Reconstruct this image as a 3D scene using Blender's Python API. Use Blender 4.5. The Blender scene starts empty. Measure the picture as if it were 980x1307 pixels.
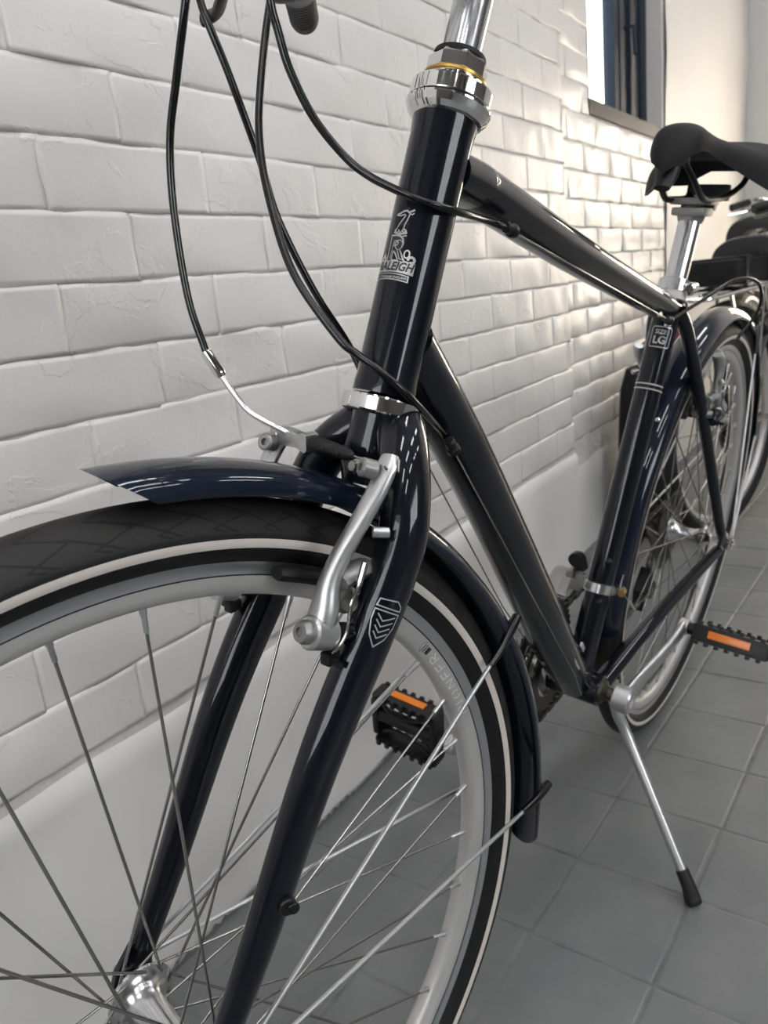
import bpy, bmesh, math, random
import numpy as np
from mathutils import Matrix, Vector, noise
random.seed(7)
SC = bpy.context.scene
COL = SC.collection
PI = math.pi
def V(*a): return np.array(a, float)

# ------------------------------------------------------------------ camera
# phone camera standing low beside the front wheel, looking back and down along the bicycle
FPX = 1005.0
CAM_POS = V(0.8697, 0.4236, 0.7880)
RW = np.array([[-0.5832153171000544, 0.8060763113143631, -0.10050310561227985],
               [0.2758696446150954, 0.0801722312298172, -0.9578456830406313],
               [-0.7640391567713164, -0.586356029795433, -0.269129658794257]])   # rows: right, down, forward
cam = bpy.data.cameras.new('camera'); camo = bpy.data.objects.new('camera', cam); COL.objects.link(camo)
cam.sensor_fit = 'VERTICAL'; cam.sensor_height = 24.0; cam.sensor_width = 18.0
cam.lens = FPX*24.0/1307.0
cam.clip_start = 0.02
right, down, fwd = RW
M = Matrix([[right[i], -down[i], -fwd[i], CAM_POS[i]] for i in range(3)]+[[0, 0, 0, 1]])
camo.matrix_world = M
cam.dof.use_dof = True; cam.dof.focus_distance = 0.52; cam.dof.aperture_fstop = 8.5
SC.camera = camo
SC.view_settings.view_transform = 'Standard'; SC.view_settings.look = 'None'
SC.view_settings.gamma = 1.0; SC.view_settings.exposure = 0.42
try: SC.view_settings.use_curve_mapping = False
except Exception: pass

# ------------------------------------------------------------------ sky and lights
w = bpy.data.worlds.new('daylight'); SC.world = w; w.use_nodes = True
bg = w.node_tree.nodes['Background']; bg.inputs[0].default_value = (0.93, 0.97, 1.0, 1); bg.inputs[1].default_value = 3.6
def area(name, loc, target, sx, sy, power, col):
    l = bpy.data.lights.new(name, 'AREA'); l.shape = 'RECTANGLE'; l.size = sx; l.size_y = sy; l.energy = power; l.color = col
    o = bpy.data.objects.new(name, l); COL.objects.link(o); o.location = loc
    o.rotation_euler = (Vector(target)-Vector(loc)).to_track_quat('-Z', 'Y').to_euler(); return o
area('daylight_through_end_door', (-3.98, 0.30, 1.08), (0, 0.25, 0.75), 0.95, 1.4, 23, (1.0, 0.74, 0.43))
area('added_side_fill', (0.6, 3.93, 1.7), (0.2, 0, 0.5), 2.0, 1.2, 18, (0.93, 0.96, 1.0))  # added fill from the unseen left wall, tinted like daylight
area('added_front_fill', (3.43, 0.7, 1.7), (0.2, 0, 0.5), 1.8, 1.2, 7, (0.96, 0.97, 1.0))  # added weaker fill from the unseen wall behind the camera

# ------------------------------------------------------------------ materials
MATS = {}
def mat(name, col, rough=0.5, metal=0.0, coat=0.0, coat_rough=0.05, bump=None, bump2=None, vary=None, spec=None, world=False, chips=None):
    m = bpy.data.materials.new(name); m.use_nodes = True; nt = m.node_tree; b = nt.nodes['Principled BSDF']
    b.inputs['Base Color'].default_value = (*col, 1); b.inputs['Roughness'].default_value = rough
    b.inputs['Metallic'].default_value = metal; b.inputs['Coat Weight'].default_value = coat
    b.inputs['Coat Roughness'].default_value = coat_rough; b.inputs['Coat IOR'].default_value = 1.42
    if spec is not None: b.inputs['Specular IOR Level'].default_value = spec
    tc = nt.nodes.new('ShaderNodeTexCoord'); prev = None
    src = tc.outputs['Object']
    if world: src = nt.nodes.new('ShaderNodeNewGeometry').outputs['Position']
    for bp in (bump, bump2):
        if not bp: continue
        n = nt.nodes.new('ShaderNodeTexNoise'); n.inputs['Scale'].default_value = bp[0]; n.inputs['Detail'].default_value = bp[3] if len(bp) > 3 else 4
        nt.links.new(src, n.inputs['Vector'])
        bn = nt.nodes.new('ShaderNodeBump'); bn.inputs['Strength'].default_value = bp[1]; bn.inputs['Distance'].default_value = bp[2]
        nt.links.new(n.outputs['Fac'], bn.inputs['Height'])
        if prev: nt.links.new(prev.outputs[0], bn.inputs['Normal'])
        prev = bn
    if chips:      # thin edges of old flaked paint layers
        n = nt.nodes.new('ShaderNodeTexNoise'); n.inputs['Scale'].default_value = chips[0]; n.inputs['Detail'].default_value = 7; n.inputs['Roughness'].default_value = 0.62; n.inputs['Distortion'].default_value = 0.6
        nt.links.new(src, n.inputs['Vector'])
        r = nt.nodes.new('ShaderNodeValToRGB'); r.color_ramp.elements[0].position = 0.56; r.color_ramp.elements[1].position = 0.585
        nt.links.new(n.outputs['Fac'], r.inputs['Fac'])
        bn = nt.nodes.new('ShaderNodeBump'); bn.inputs['Strength'].default_value = chips[1]; bn.inputs['Distance'].default_value = chips[2]
        nt.links.new(r.outputs['Color'], bn.inputs['Height'])
        if prev: nt.links.new(prev.outputs[0], bn.inputs['Normal'])
        prev = bn
    if prev:
        nt.links.new(prev.outputs[0], b.inputs['Normal'])
    if vary:
        n = nt.nodes.new('ShaderNodeTexNoise'); n.inputs['Scale'].default_value = vary[0]; n.inputs['Detail'].default_value = 6; n.inputs['Roughness'].default_value = 0.6
        nt.links.new(src, n.inputs['Vector'])
        r = nt.nodes.new('ShaderNodeValToRGB'); r.color_ramp.elements[0].position = vary[2]; r.color_ramp.elements[1].position = vary[3]
        r.color_ramp.elements[0].color = (*vary[1], 1); r.color_ramp.elements[1].color = (*col, 1)
        nt.links.new(n.outputs['Fac'], r.inputs['Fac']); nt.links.new(r.outputs['Color'], b.inputs['Base Color'])
    MATS[name] = m; return m
def glow(name, col, s):
    m = bpy.data.materials.new(name); m.use_nodes = True; b = m.node_tree.nodes['Principled BSDF']
    b.inputs['Base Color'].default_value = (0.8, 0.8, 0.8, 1); b.inputs['Emission Color'].default_value = (*col, 1); b.inputs['Emission Strength'].default_value = s
    MATS[name] = m; return m
mat('paint', (0.0035, 0.0048, 0.0095), 0.40, 0.2, 1.0, 0.035, spec=0.08)
mat('fender_paint', (0.0050, 0.0095, 0.020), 0.40, 0.25, 1.0, 0.045, spec=0.08)
mat('chrome', (0.78, 0.77, 0.75), 0.07, 1.0)
mat('polished', (0.72, 0.72, 0.72), 0.22, 1.0, vary=(40, (0.62, 0.62, 0.63), 0.3, 0.7))
mat('alloy', (0.56, 0.56, 0.555), 0.36, 0.92, bump=(600, 0.08, 0.0004))
mat('grey_alloy', (0.30, 0.295, 0.285), 0.45, 0.8, bump=(900, 0.15, 0.0004))
mat('steel_spoke', (0.36, 0.35, 0.33), 0.2, 1.0)
mat('brass', (0.62, 0.40, 0.12), 0.35, 1.0)
mat('rim_silver', (0.56, 0.54, 0.52), 0.42, 0.5)
mat('white_print', (0.85, 0.83, 0.80), 0.5)
mat('rim_track', (0.50, 0.51, 0.52), 0.30, 0.9, bump=(700, 0.1, 0.0003))
mat('black_line', (0.012, 0.012, 0.013), 0.6)
mat('rubber', (0.009, 0.009, 0.0095), 0.55, bump=(500, 0.2, 0.0006), spec=0.35)
mat('plastic', (0.0065, 0.0065, 0.007), 0.42, bump=(700, 0.15, 0.0005), spec=0.35)
mat('matt_black', (0.0065, 0.0065, 0.007), 0.65, bump=(900, 0.25, 0.0006), spec=0.3)
mat('housing', (0.003, 0.003, 0.0035), 0.22, spec=0.5)
mat('stripe', (0.62, 0.56, 0.51), 0.45, bump=(600, 0.1, 0.0003))
mat('silver_print', (0.55, 0.54, 0.53), 0.35, 0.6)
mat('grey_print', (0.36, 0.36, 0.38), 0.4, 0.4)
mat('dark_print', (0.02, 0.022, 0.03), 0.5)
mat('amber', (0.66, 0.17, 0.004), 0.35, coat=0.3)
mat('vinyl', (0.006, 0.0065, 0.009), 0.33, bump=(300, 0.2, 0.0008))
mat('chain', (0.10, 0.09, 0.075), 0.4, 0.9)
mat('wood', (0.28, 0.12, 0.05), 0.5, vary=(9, (0.18, 0.075, 0.03), 0.3, 0.7))
mat('window_frame', (0.012, 0.020, 0.034), 0.6, spec=0.25)
mat('sill_paint', (0.065, 0.055, 0.048), 0.6, bump=(60, 0.4, 0.002))
mat('wall_white', (0.70, 0.675, 0.65), 0.42, coat=0.22, coat_rough=0.2, bump=(22, 0.5, 0.0035, 6), bump2=(120, 0.25, 0.0010, 4), vary=(3.2, (0.65, 0.625, 0.60), 0.3, 0.75), world=True, chips=(9, 0.55, 0.0012))
mat('plaster', (0.70, 0.685, 0.655), 0.5, bump=(7, 0.5, 0.006, 6), bump2=(90, 0.25, 0.0010), vary=(2.4, (0.66, 0.64, 0.61), 0.3, 0.75), world=True)
mat('mortar', (0.60, 0.58, 0.56), 0.6, bump=(60, 0.8, 0.003, 6), world=True)
mat('floor_paint', (0.165, 0.170, 0.166), 0.42, bump=(14, 0.4, 0.002, 6), bump2=(160, 0.3, 0.0006), vary=(4.5, (0.112, 0.120, 0.122), 0.36, 0.66), world=True)
mat('floor_joint', (0.20, 0.205, 0.205), 0.8, spec=0.2, bump=(80, 0.5, 0.001), vary=(18, (0.12, 0.125, 0.125), 0.38, 0.62), world=True)
mat('ceiling_white', (0.22, 0.215, 0.21), 0.8)
mat('room_wall', (0.10, 0.092, 0.085), 0.7, vary=(2, (0.07, 0.062, 0.055), 0.3, 0.7))
glow('skylight_panel', (0.95, 0.955, 0.98), 13.5)
def glass(name):
    m = bpy.data.materials.new(name); m.use_nodes = True; b = m.node_tree.nodes['Principled BSDF']
    b.inputs['Base Color'].default_value = (1, 1, 1, 1); b.inputs['Roughness'].default_value = 0.0
    b.inputs['Transmission Weight'].default_value = 1.0; b.inputs['IOR'].default_value = 1.05; MATS[name] = m
glass('pane')

# tyre: rubber with cut zig-zag sipes as fine relief (uv: u round the wheel, v across the profile)
def tyre_mat():
    m = bpy.data.materials.new('tyre'); m.use_nodes = True; nt = m.node_tree; b = nt.nodes['Principled BSDF']
    b.inputs['Roughness'].default_value = 0.58; b.inputs['Specular IOR Level'].default_value = 0.35
    uv = nt.nodes.new('ShaderNodeUVMap'); sp = nt.nodes.new('ShaderNodeSeparateXYZ'); nt.links.new(uv.outputs[0], sp.inputs[0])
    def mth(op, a, b_=None, c=None):
        n = nt.nodes.new('ShaderNodeMath'); n.operation = op
        for i, x in enumerate((a, b_, c)):
            if x is None: continue
            if isinstance(x, (int, float)): n.inputs[i].default_value = x
            else: nt.links.new(x, n.inputs[i])
        return n.outputs[0]
    u, v = sp.outputs[0], sp.outputs[1]
    dv = mth('ABSOLUTE', mth('SUBTRACT', v, 0.5))                 # 0 at crown, .5 at bead
    tri = mth('PINGPONG', mth('MULTIPLY', dv, 1.0), 0.075)          # zig-zag
    ph = mth('FRACT', mth('ADD', mth('MULTIPLY', u, 64.0), mth('MULTIPLY', tri, 9.0)))
    line = mth('LESS_THAN', mth('ABSOLUTE', mth('SUBTRACT', ph, 0.5)), 0.055)
    ph2 = mth('FRACT', mth('SUBTRACT', mth('MULTIPLY', u, 64.0), mth('MULTIPLY', dv, 7.0)))
    line2 = mth('MULTIPLY', mth('LESS_THAN', mth('ABSOLUTE', mth('SUBTRACT', ph2, 0.5)), 0.05), mth('GREATER_THAN', dv, 0.13))
    band = mth('MULTIPLY', mth('MAXIMUM', line, line2), mth('LESS_THAN', dv, 0.25))
    n = nt.nodes.new('ShaderNodeTexNoise'); n.inputs['Scale'].default_value = 400; tc = nt.nodes.new('ShaderNodeTexCoord'); nt.links.new(tc.outputs['Object'], n.inputs['Vector'])
    h = mth('SUBTRACT', mth('MULTIPLY', n.outputs['Fac'], 0.15), band)
    bn = nt.nodes.new('ShaderNodeBump'); bn.inputs['Strength'].default_value = 0.9; bn.inputs['Distance'].default_value = 0.0022
    nt.links.new(h, bn.inputs['Height']); nt.links.new(bn.outputs[0], b.inputs['Normal'])
    n2 = nt.nodes.new('ShaderNodeTexNoise'); n2.inputs['Scale'].default_value = 14; nt.links.new(tc.outputs['Object'], n2.inputs['Vector'])
    r = nt.nodes.new('ShaderNodeValToRGB'); r.color_ramp.elements[0].color = (0.009, 0.0082, 0.0076, 1); r.color_ramp.elements[1].color = (0.020, 0.0175, 0.0155, 1)
    nt.links.new(n2.outputs['Fac'], r.inputs['Fac'])
    zone = mth('LESS_THAN', dv, 0.26)
    mx = nt.nodes.new('ShaderNodeMix'); mx.data_type = 'RGBA'; nt.links.new(zone, mx.inputs[0]); mx.inputs[6].default_value = (0.0075, 0.0072, 0.0074, 1); nt.links.new(r.outputs[0], mx.inputs[7])
    mx2 = nt.nodes.new('ShaderNodeMix'); mx2.data_type = 'RGBA'; nt.links.new(band, mx2.inputs[0]); nt.links.new(mx.outputs[2], mx2.inputs[6]); mx2.inputs[7].default_value = (0.0015, 0.0015, 0.0015, 1)
    nt.links.new(mx2.outputs[2], b.inputs['Base Color'])
    MATS['tyre'] = m
tyre_mat()

# ------------------------------------------------------------------ mesh helpers
def nrm(v): v = np.asarray(v, float); return v/(np.linalg.norm(v)+1e-12)
def frame_from(d, up=(0, 0, 1)):
    d = nrm(d); s = np.cross(up, d)
    if np.linalg.norm(s) < 1e-4: s = np.cross((1, 0, 0), d)
    s = nrm(s); return s, np.cross(d, s), d          # columns: side, up', dir
def catmull(pts, n=6):
    P = [np.asarray(p, float) for p in pts]
    P = [2*P[0]-P[1]]+P+[2*P[-1]-P[-2]]; out = []
    for i in range(1, len(P)-2):
        for k in range(n):
            t = k/n; a, b, c, d = P[i-1], P[i], P[i+1], P[i+2]
            out.append(0.5*((2*b)+(c-a)*t+(2*a-5*b+4*c-d)*t*t+(3*b-a-3*c+d)*t**3))
    out.append(P[-2]); return out
class MB:
    def __init__(s): s.v = []; s.f = []; s.uv = []
    def add(s, vs, fs, uvs=None):
        o = len(s.v); s.v += [tuple(float(c) for c in v) for v in vs]; s.f += [tuple(i+o for i in f) for f in fs]
        s.uv += uvs if uvs else [(0, 0)]*len(vs); return s
    def tube(s, pts, r, seg=14, cap=True, ref=None, smooth=0):
        """pts: path; r: scalar / list / list of (r_side, r_up)."""
        n0 = len(pts)
        if not isinstance(r, (list, tuple)) : r = [(r, r)]*n0
        elif not isinstance(r[0], (list, tuple)):
            r = [(x, x) for x in r] if len(r) == n0 else [tuple(r)]*n0
        if smooth:
            q = catmull([np.concatenate([p, rr]) for p, rr in zip(pts, r)], smooth); pts = [x[:3] for x in q]; r = [(x[3], x[4]) for x in q]
        pts = [np.asarray(p, float) for p in pts]; n = len(pts); vs = []; side = None
        for i in range(n):
            t = nrm(pts[min(i+1, n-1)]-pts[max(i-1, 0)])
            if side is None or ref is not None:
                rf = ref if ref is not None else (0, 0, 1)
                sd = np.cross(rf, t)
                if np.linalg.norm(sd) < 1e-3: sd = np.cross((1, 0, 0), t)
                side = nrm(sd)
            else: side = nrm(side-t*(side@t))
            up = np.cross(t, side)
            for k in range(seg):
                a = 2*PI*k/seg; vs.append(pts[i]+side*math.cos(a)*r[i][0]+up*math.sin(a)*r[i][1])
        fs = [(i*seg+k, i*seg+(k+1) % seg, (i+1)*seg+(k+1) % seg, (i+1)*seg+k) for i in range(n-1) for k in range(seg)]
        if cap: fs += [tuple(reversed(range(seg))), tuple((n-1)*seg+k for k in range(seg))]
        return s.add(vs, fs)
    def lathe(s, prof, org, axis, seg=32, close=False):
        """prof: (r,h) along axis."""
        sd, up, d = frame_from(axis); org = np.asarray(org, float); vs = []
        for (r, h) in prof:
            for k in range(seg):
                a = 2*PI*k/seg; vs.append(org+d*h+(sd*math.cos(a)+up*math.sin(a))*max(r, 1e-5))
        m = len(prof)
        fs = [(i*seg+k, i*seg+(k+1) % seg, (i+1)*seg+(k+1) % seg, (i+1)*seg+k) for i in range(m-1) for k in range(seg)]
        if close: fs += [((m-1)*seg+k, (m-1)*seg+(k+1) % seg, (k+1) % seg, k) for k in range(seg)]
        else: fs += [tuple(reversed(range(seg))), tuple((m-1)*seg+k for k in range(seg))]
        return s.add(vs, fs)
    def cyl(s, a, b, r, seg=20, bev=0.0):
        a = np.asarray(a, float); b = np.asarray(b, float); L = np.linalg.norm(b-a)
        pr = [(r, 0), (r, L)] if bev <= 0 else [(r-bev, 0), (r, bev), (r, L-bev), (r-bev, L)]
        return s.lathe(pr, a, b-a, seg)
    def ball(s, c, r, seg=16, sc=(1, 1, 1)):
        vs = []; fs = []; h = seg//2
        for i in range(h+1):
            t = PI*i/h
            for k in range(seg):
                a = 2*PI*k/seg; vs.append((c[0]+r*sc[0]*math.sin(t)*math.cos(a), c[1]+r*sc[1]*math.sin(t)*math.sin(a), c[2]+r*sc[2]*math.cos(t)))
        fs = [(i*seg+k, (i+1)*seg+k, (i+1)*seg+(k+1) % seg, i*seg+(k+1) % seg) for i in range(h) for k in range(seg)]
        return s.add(vs, fs)
    def box(s, c, size, R=None, bev=0.0):
        """rounded box; R 3x3 columns = local axes."""
        bm = bmesh.new(); bmesh.ops.create_cube(bm, size=1.0)
        for v in bm.verts: v.co = Vector((v.co.x*size[0], v.co.y*size[1], v.co.z*size[2]))
        if bev > 0: bmesh.ops.bevel(bm, geom=list(bm.edges), offset=bev, segments=2, profile=0.7, affect='EDGES')
        R = np.eye(3) if R is None else np.asarray(R); c = np.asarray(c, float)
        bm.verts.index_update(); vs = [R@np.array(v.co)+c for v in bm.verts]; fs = [tuple(v.index for v in f.verts) for f in bm.faces]; bm.free()
        return s.add(vs, fs)
    def plate(s, poly, th, org, ax, ay, bev=0.0):
        """2-D outline (ccw in ax,ay) extruded by th along ax x ay, edges bevelled."""
        ax = nrm(ax); ay = nrm(ay); az = np.cross(ax, ay); org = np.asarray(org, float)
        bm = bmesh.new(); vs = [bm.verts.new((x, y, -th/2)) for x, y in poly]; f = bm.faces.new(vs)
        ret = bmesh.ops.extrude_face_region(bm, geom=[f]); 
        for v in [e for e in ret['geom'] if isinstance(e, bmesh.types.BMVert)]: v.co.z = th/2
        bmesh.ops.recalc_face_normals(bm, faces=list(bm.faces))
        if bev > 0:
            es = [e for e in bm.edges if abs(e.verts[0].co.z-e.verts[1].co.z) < 1e-7]
            bmesh.ops.bevel(bm, geom=es, offset=bev, segments=2, profile=0.7, affect='EDGES')
        bm.verts.index_update(); v2 = [org+ax*v.co.x+ay*v.co.y+az*v.co.z for v in bm.verts]; fs = [tuple(v.index for v in q.verts) for q in bm.faces]; bm.free()
        return s.add(v2, fs)
    def arc(s, prof, org, ex, ey, ez, a0, a1, n, closed=False, thick=None, radf=None):
        """sweep profile (r, y) round ey; angle measured from ex to ez. uv kept."""
        m = len(prof); vs = []; uvs = []; full = closed
        N = n if full else n+1
        for i in range(N):
            a = a0+(a1-a0)*i/n; dr = radf(a) if radf else 0
            e = ex*math.cos(a)+ez*math.sin(a)
            for j, (r, y) in enumerate(prof): vs.append(org+e*(r+dr)+ey*y); uvs.append((i/n, j/(m-1)))
        fs = []
        for i in range(n):
            i2 = (i+1) % N
            for j in range(m-1): fs.append((i*m+j, i*m+j+1, i2*m+j+1, i2*m+j))
        return s.add(vs, fs, uvs)
    def ribbon(s, line, wd, fn, closed=False):
        """flat stroke of width wd along a 2-D polyline, laid on a surface by fn(u,v)."""
        P = [np.asarray(p, float) for p in line]; n = len(P); vs = []
        # resample long pieces
        Q = []
        rng = range(n if closed else n-1)
        for i in rng:
            a, b = P[i], P[(i+1) % n]; k = max(1, int(np.linalg.norm(b-a)/(wd*2.5)))
            for j in range(k): Q.append(a+(b-a)*j/k)
        if not closed: Q.append(P[-1])
        n = len(Q)
        for i in range(n):
            a = Q[(i-1) % n] if (closed or i > 0) else Q[i]; b = Q[(i+1) % n] if (closed or i < n-1) else Q[i]
            t1 = nrm(Q[i]-a) if np.linalg.norm(Q[i]-a) > 1e-9 else nrm(b-Q[i]); t2 = nrm(b-Q[i]) if np.linalg.norm(b-Q[i]) > 1e-9 else t1
            t = nrm(t1+t2); nn = np.array([-t[1], t[0]]); c = max(0.45, float(nn@np.array([-t1[1], t1[0]])))
            for sg in (-1, 1): p = Q[i]+nn*sg*wd/2/c; vs.append(fn(p[0], p[1]))
        m = n if closed else n-1
        fs = [(2*i, 2*((i+1) % n), 2*((i+1) % n)+1, 2*i+1) for i in range(m)]
        return s.add(vs, fs)
def obj(name, mb, m, parent=None, sharp=35, label=None, off=None, mats=None, recalc=True):
    me = bpy.data.meshes.new(name)
    vs = mb.v if off is None else [(x+off[0], y+off[1], z+off[2]) for x, y, z in mb.v]
    me.from_pydata(vs, [], mb.f)
    if any(u != (0, 0) for u in mb.uv):
        ul = me.uv_layers.new(name='UVMap')
        for l in me.loops: ul.data[l.index].uv = mb.uv[l.vertex_index]
    if recalc:
        bm = bmesh.new(); bm.from_mesh(me); bmesh.ops.recalc_face_normals(bm, faces=list(bm.faces)); bm.to_mesh(me); bm.free()
    me.materials.append(MATS[m])
    me.shade_smooth()
    try: me.set_sharp_from_angle(angle=math.radians(sharp))
    except Exception: pass
    o = bpy.data.objects.new(name, me); COL.objects.link(o)
    if parent: o.parent = parent
    if label: o['label'] = label
    return o
def thing(name, label, cat, loc=(0, 0, 0), rot=(0, 0, 0), group=None):
    o = bpy.data.objects.new(name, None); COL.objects.link(o); o.location = loc; o.rotation_euler = rot
    o.empty_display_size = 0.1; o['label'] = label; o['category'] = cat
    if group: o['group'] = group
    return o
def tag(o, label, cat, group=None):
    o['label'] = label; o['category'] = cat
    if group: o['group'] = group
    return o
def struct(o, label=None):
    o['kind'] = 'structure'
    if label: o['label'] = label
    return o
def text2d(body, size, shear=0.0, bold=0.0):
    cu = bpy.data.curves.new('lettering', 'FONT'); cu.body = body; cu.size = size; cu.shear = shear; cu.align_x = 'CENTER'; cu.align_y = 'CENTER'
    cu.offset = bold; cu.resolution_u = 3; cu.fill_mode = 'FRONT' if hasattr(cu, 'fill_mode') else cu.fill_mode
    o = bpy.data.objects.new('lettering', cu); COL.objects.link(o); bpy.context.view_layer.update()
    me = bpy.data.meshes.new_from_object(o); v = [(x.co.x, x.co.y) for x in me.vertices]; f = [tuple(p.vertices) for p in me.polygons]
    bpy.data.objects.remove(o); bpy.data.curves.remove(cu); bpy.data.meshes.remove(me); return v, f
def add_text(mb, body, size, fn, cx=0, cy=0, shear=0, bold=0, sx=1.0):
    v, f = text2d(body, size, shear, bold); mb.add([fn(cx+x*sx, cy+y) for x, y in v], f)
def poly2d(mb, pts, fn):
    mb.add([fn(x, y) for x, y in pts], [tuple(range(len(pts)))])

# ------------------------------------------------------------------ the room
WA = math.atan(0.0558); WD = V(math.cos(WA), math.sin(WA), 0); WN = V(-math.sin(WA), math.cos(WA), 0); W0 = V(0, -0.349, 0)
def wp(s, n, z): return W0+WD*s+WN*n+V(0, 0, z)          # s along the wall (towards the front), n out into the room
WR = np.stack([WD, WN, V(0, 0, 1)], 1)
def wbox(mb, s0, s1, n0, n1, z0, z1, bev=0):
    if n0 == -0.30: n0 = -0.14
    mb.box(wp((s0+s1)/2, (n0+n1)/2, (z0+z1)/2), (abs(s1-s0), abs(n1-n0), abs(z1-z0)), WR, bev)
SO0, SO1, ZO0, ZO1 = -2.13, -1.36, 1.225, 2.15        # window opening
NF = -0.030                                            # face of the far wall behind the near pier
b = MB()
wbox(b, -1.075, 3.3, -0.30, -0.0030, 0, 3.3)
wbox(b, -3.95, -1.075, -0.30, NF-0.0030, 0, ZO0-0.02); wbox(b, -3.95, -1.075, -0.30, NF-0.0030, ZO1, 3.3)
wbox(b, -3.95, SO0, -0.30, NF-0.0030, ZO0-0.02, ZO1); wbox(b, SO1, -1.075, -0.30, NF-0.0030, ZO0-0.02, ZO1)
wall = struct(obj('wall_right', b, 'mortar', sharp=30))
# bricks: every one a piece of its own, eight shared shapes
CH = 0.0705; BL = 0.223
def brick_bm(L, H, seed, rough=1.0, dep=(.0008, .00035)):
    nx, nz = 8, 4; vs = []; fs = []; rnd = random.Random(seed); cr = rnd.uniform(0, 1); ph = rnd.uniform(0, 50)
    for j in range(nz+1):
        for i in range(nx+1):
            x = (i/nx-0.5)*L; z = (j/nz-0.5)*H
            ex = min(i, nx-i)/nx*L; ez = min(j, nz-j)/nz*H; e = min(ex, ez)
            d = 0 if e > 0.004 else 1
            nn = noise.noise(Vector((x*16+ph, z*26, ph)))*0.0026*rough+noise.noise(Vector((x*55+ph, z*70, ph)))*0.0011*rough
            y = nn-((dep[0] if ez <= 0.004 else dep[1]) if d else 0.0)
            jx = noise.noise(Vector((z*40, ph, i)))*0.0048 if i in (0, nx) else 0
            jz = noise.noise(Vector((x*22, ph+9, j)))*0.0036 if j in (0, nz) else 0
            if 0 < i < nx and min(i, nx-i) == 1: x = (-1 if i == 1 else 1)*(L/2-0.006)
            if 0 < j < nz and min(j, nz-j) == 1: z = (-1 if j == 1 else 1)*(H/2-0.006)
            vs.append((x+jx, y, z+jz))
    W = nx+1
    fs = [(j*W+i, (j+1)*W+i, (j+1)*W+i+1, j*W+i+1) for j in range(nz) for i in range(nx)]
    ring = [i for i in range(W)]+[j*W+nx for j in range(1, nz+1)]+[nz*W+i for i in range(nx-1, -1, -1)]+[j*W for j in range(nz-1, 0, -1)]
    o = len(vs); vs += [(vs[r][0]*1.0, -0.016, vs[r][2]) for r in ring]; n = len(ring)
    fs += [(ring[k], ring[(k+1) % n], o+(k+1) % n, o+k) for k in range(n)]
    m = MB(); m.add(vs, fs); return m
def brick_mesh(L, H, seed, dep=(.0008, .00035)):
    m = brick_bm(L, H, seed, 1.0 if dep[0] < .001 else 1.7, dep); me = bpy.data.meshes.new('brick'); me.from_pydata(m.v, [], m.f); me.materials.append(MATS['wall_white'])
    bm = bmesh.new(); bm.from_mesh(me); bmesh.ops.recalc_face_normals(bm, faces=list(bm.faces))
    bm.to_mesh(me); bm.free(); me.shade_smooth(); return me
JT = 0.0
variants = [brick_mesh(BL-JT, CH-JT, 100+k) for k in range(10)]
variants_far = [brick_mesh(BL-JT, CH-JT, 200+k, (.0018, .0014)) for k in range(8)]
def put_brick(s0, s1, zc, n):
    if s1-s0 < 0.03: return
    full = abs((s1-s0)-(BL-JT)) < 1e-4
    me = random.choice(variants if n == 0 else variants_far) if full else brick_mesh(s1-s0, CH-JT, random.random()*1000, (.0008, .00035) if n == 0 else (.0018, .0014))
    o = bpy.data.objects.new('brick', me); COL.objects.link(o); o.parent = wall
    p = wp((s0+s1)/2, n+random.uniform(-0.0004, 0.0004), zc)
    flip = random.random() < 0.0
    o.matrix_world = Matrix([[WR[0][0], WR[0][1], 0, p[0]], [WR[1][0], WR[1][1], 0, p[1]], [0, 0, 1, p[2]], [0, 0, 0, 1]])@Matrix.Rotation(random.uniform(-0.008, 0.008), 4, 'Y')
rows = 19
for rrow in range(rows):
    zc = 0.334+CH*(rrow+0.5); z1 = zc+CH/2
    off = (0.0 if rrow % 2 else BL/2)+random.uniform(-0.012, 0.012)-0.163
    # near pier
    zlim = 1.35 if rrow < 14 else 9
    if zc < 1.50:
        s = off+BL*6
        while s > -1.075:
            a, c = max(s-BL, -1.075), s
            if a < 0.86 and (zc < 1.20 or a < -0.2): put_brick(a+(0 if a == -1.075 else JT/2), c-JT/2, zc, 0.0)
            s -= BL
    # window wall
    s = -1.075; first = True; seglen = (0.11 if rrow % 2 else BL)
    while s > -2.12:
        L = seglen if first else BL; first = False
        a, c = max(s-L, -2.15), s
        if z1 > ZO0-0.03:
            if c > SO1 and a < SO1: a = SO1
            elif c <= SO1+1e-6: s -= L; continue
        put_brick(a+JT/2, c-JT/2, zc, NF); s -= L
# smooth rendered plinth and far plaster
def wavy_sheet(mb, s0, s1, n, z0, z1, ds, amp, thick, seed, topround=0.012, wob=0.006):
    ns = max(2, int((s1-s0)/ds)); nz = max(2, int((z1-z0)/ds)); vs = []
    for j in range(nz+1):
        for i in range(ns+1):
            s = s0+(s1-s0)*i/ns; tt = j/nz; top = z1+noise.noise(Vector((s*7, seed, 0)))*wob; z = z0+(top-z0)*tt
            d = noise.noise(Vector((s*5, z*6, seed)))*amp
            if top-z < topround: d -= thick*0.6*(1-(top-z)/topround)
            vs.append(wp(s, n+d, z))
    W = ns+1; fs = [(j*W+i, j*W+i+1, (j+1)*W+i+1, (j+1)*W+i) for j in range(nz) for i in range(ns)]
    o = len(vs); vs += [wp(s0+(s1-s0)*i/ns, n-thick, z1-0.002) for i in range(W)]
    fs += [(nz*W+i, nz*W+i+1, o+i+1, o+i) for i in range(ns)]
    o = len(vs); vs += [wp(s0, n-thick, z0+(z1-z0)*j/nz) for j in range(nz+1)]
    fs += [(j*W, (j+1)*W, o+j+1, o+j) for j in range(nz)]
    mb.add(vs, fs)
b = MB(); wavy_sheet(b, -1.085, 1.3, 0.0035, -0.002, 0.336, 0.022, 0.004, 0.03, 3)
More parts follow.
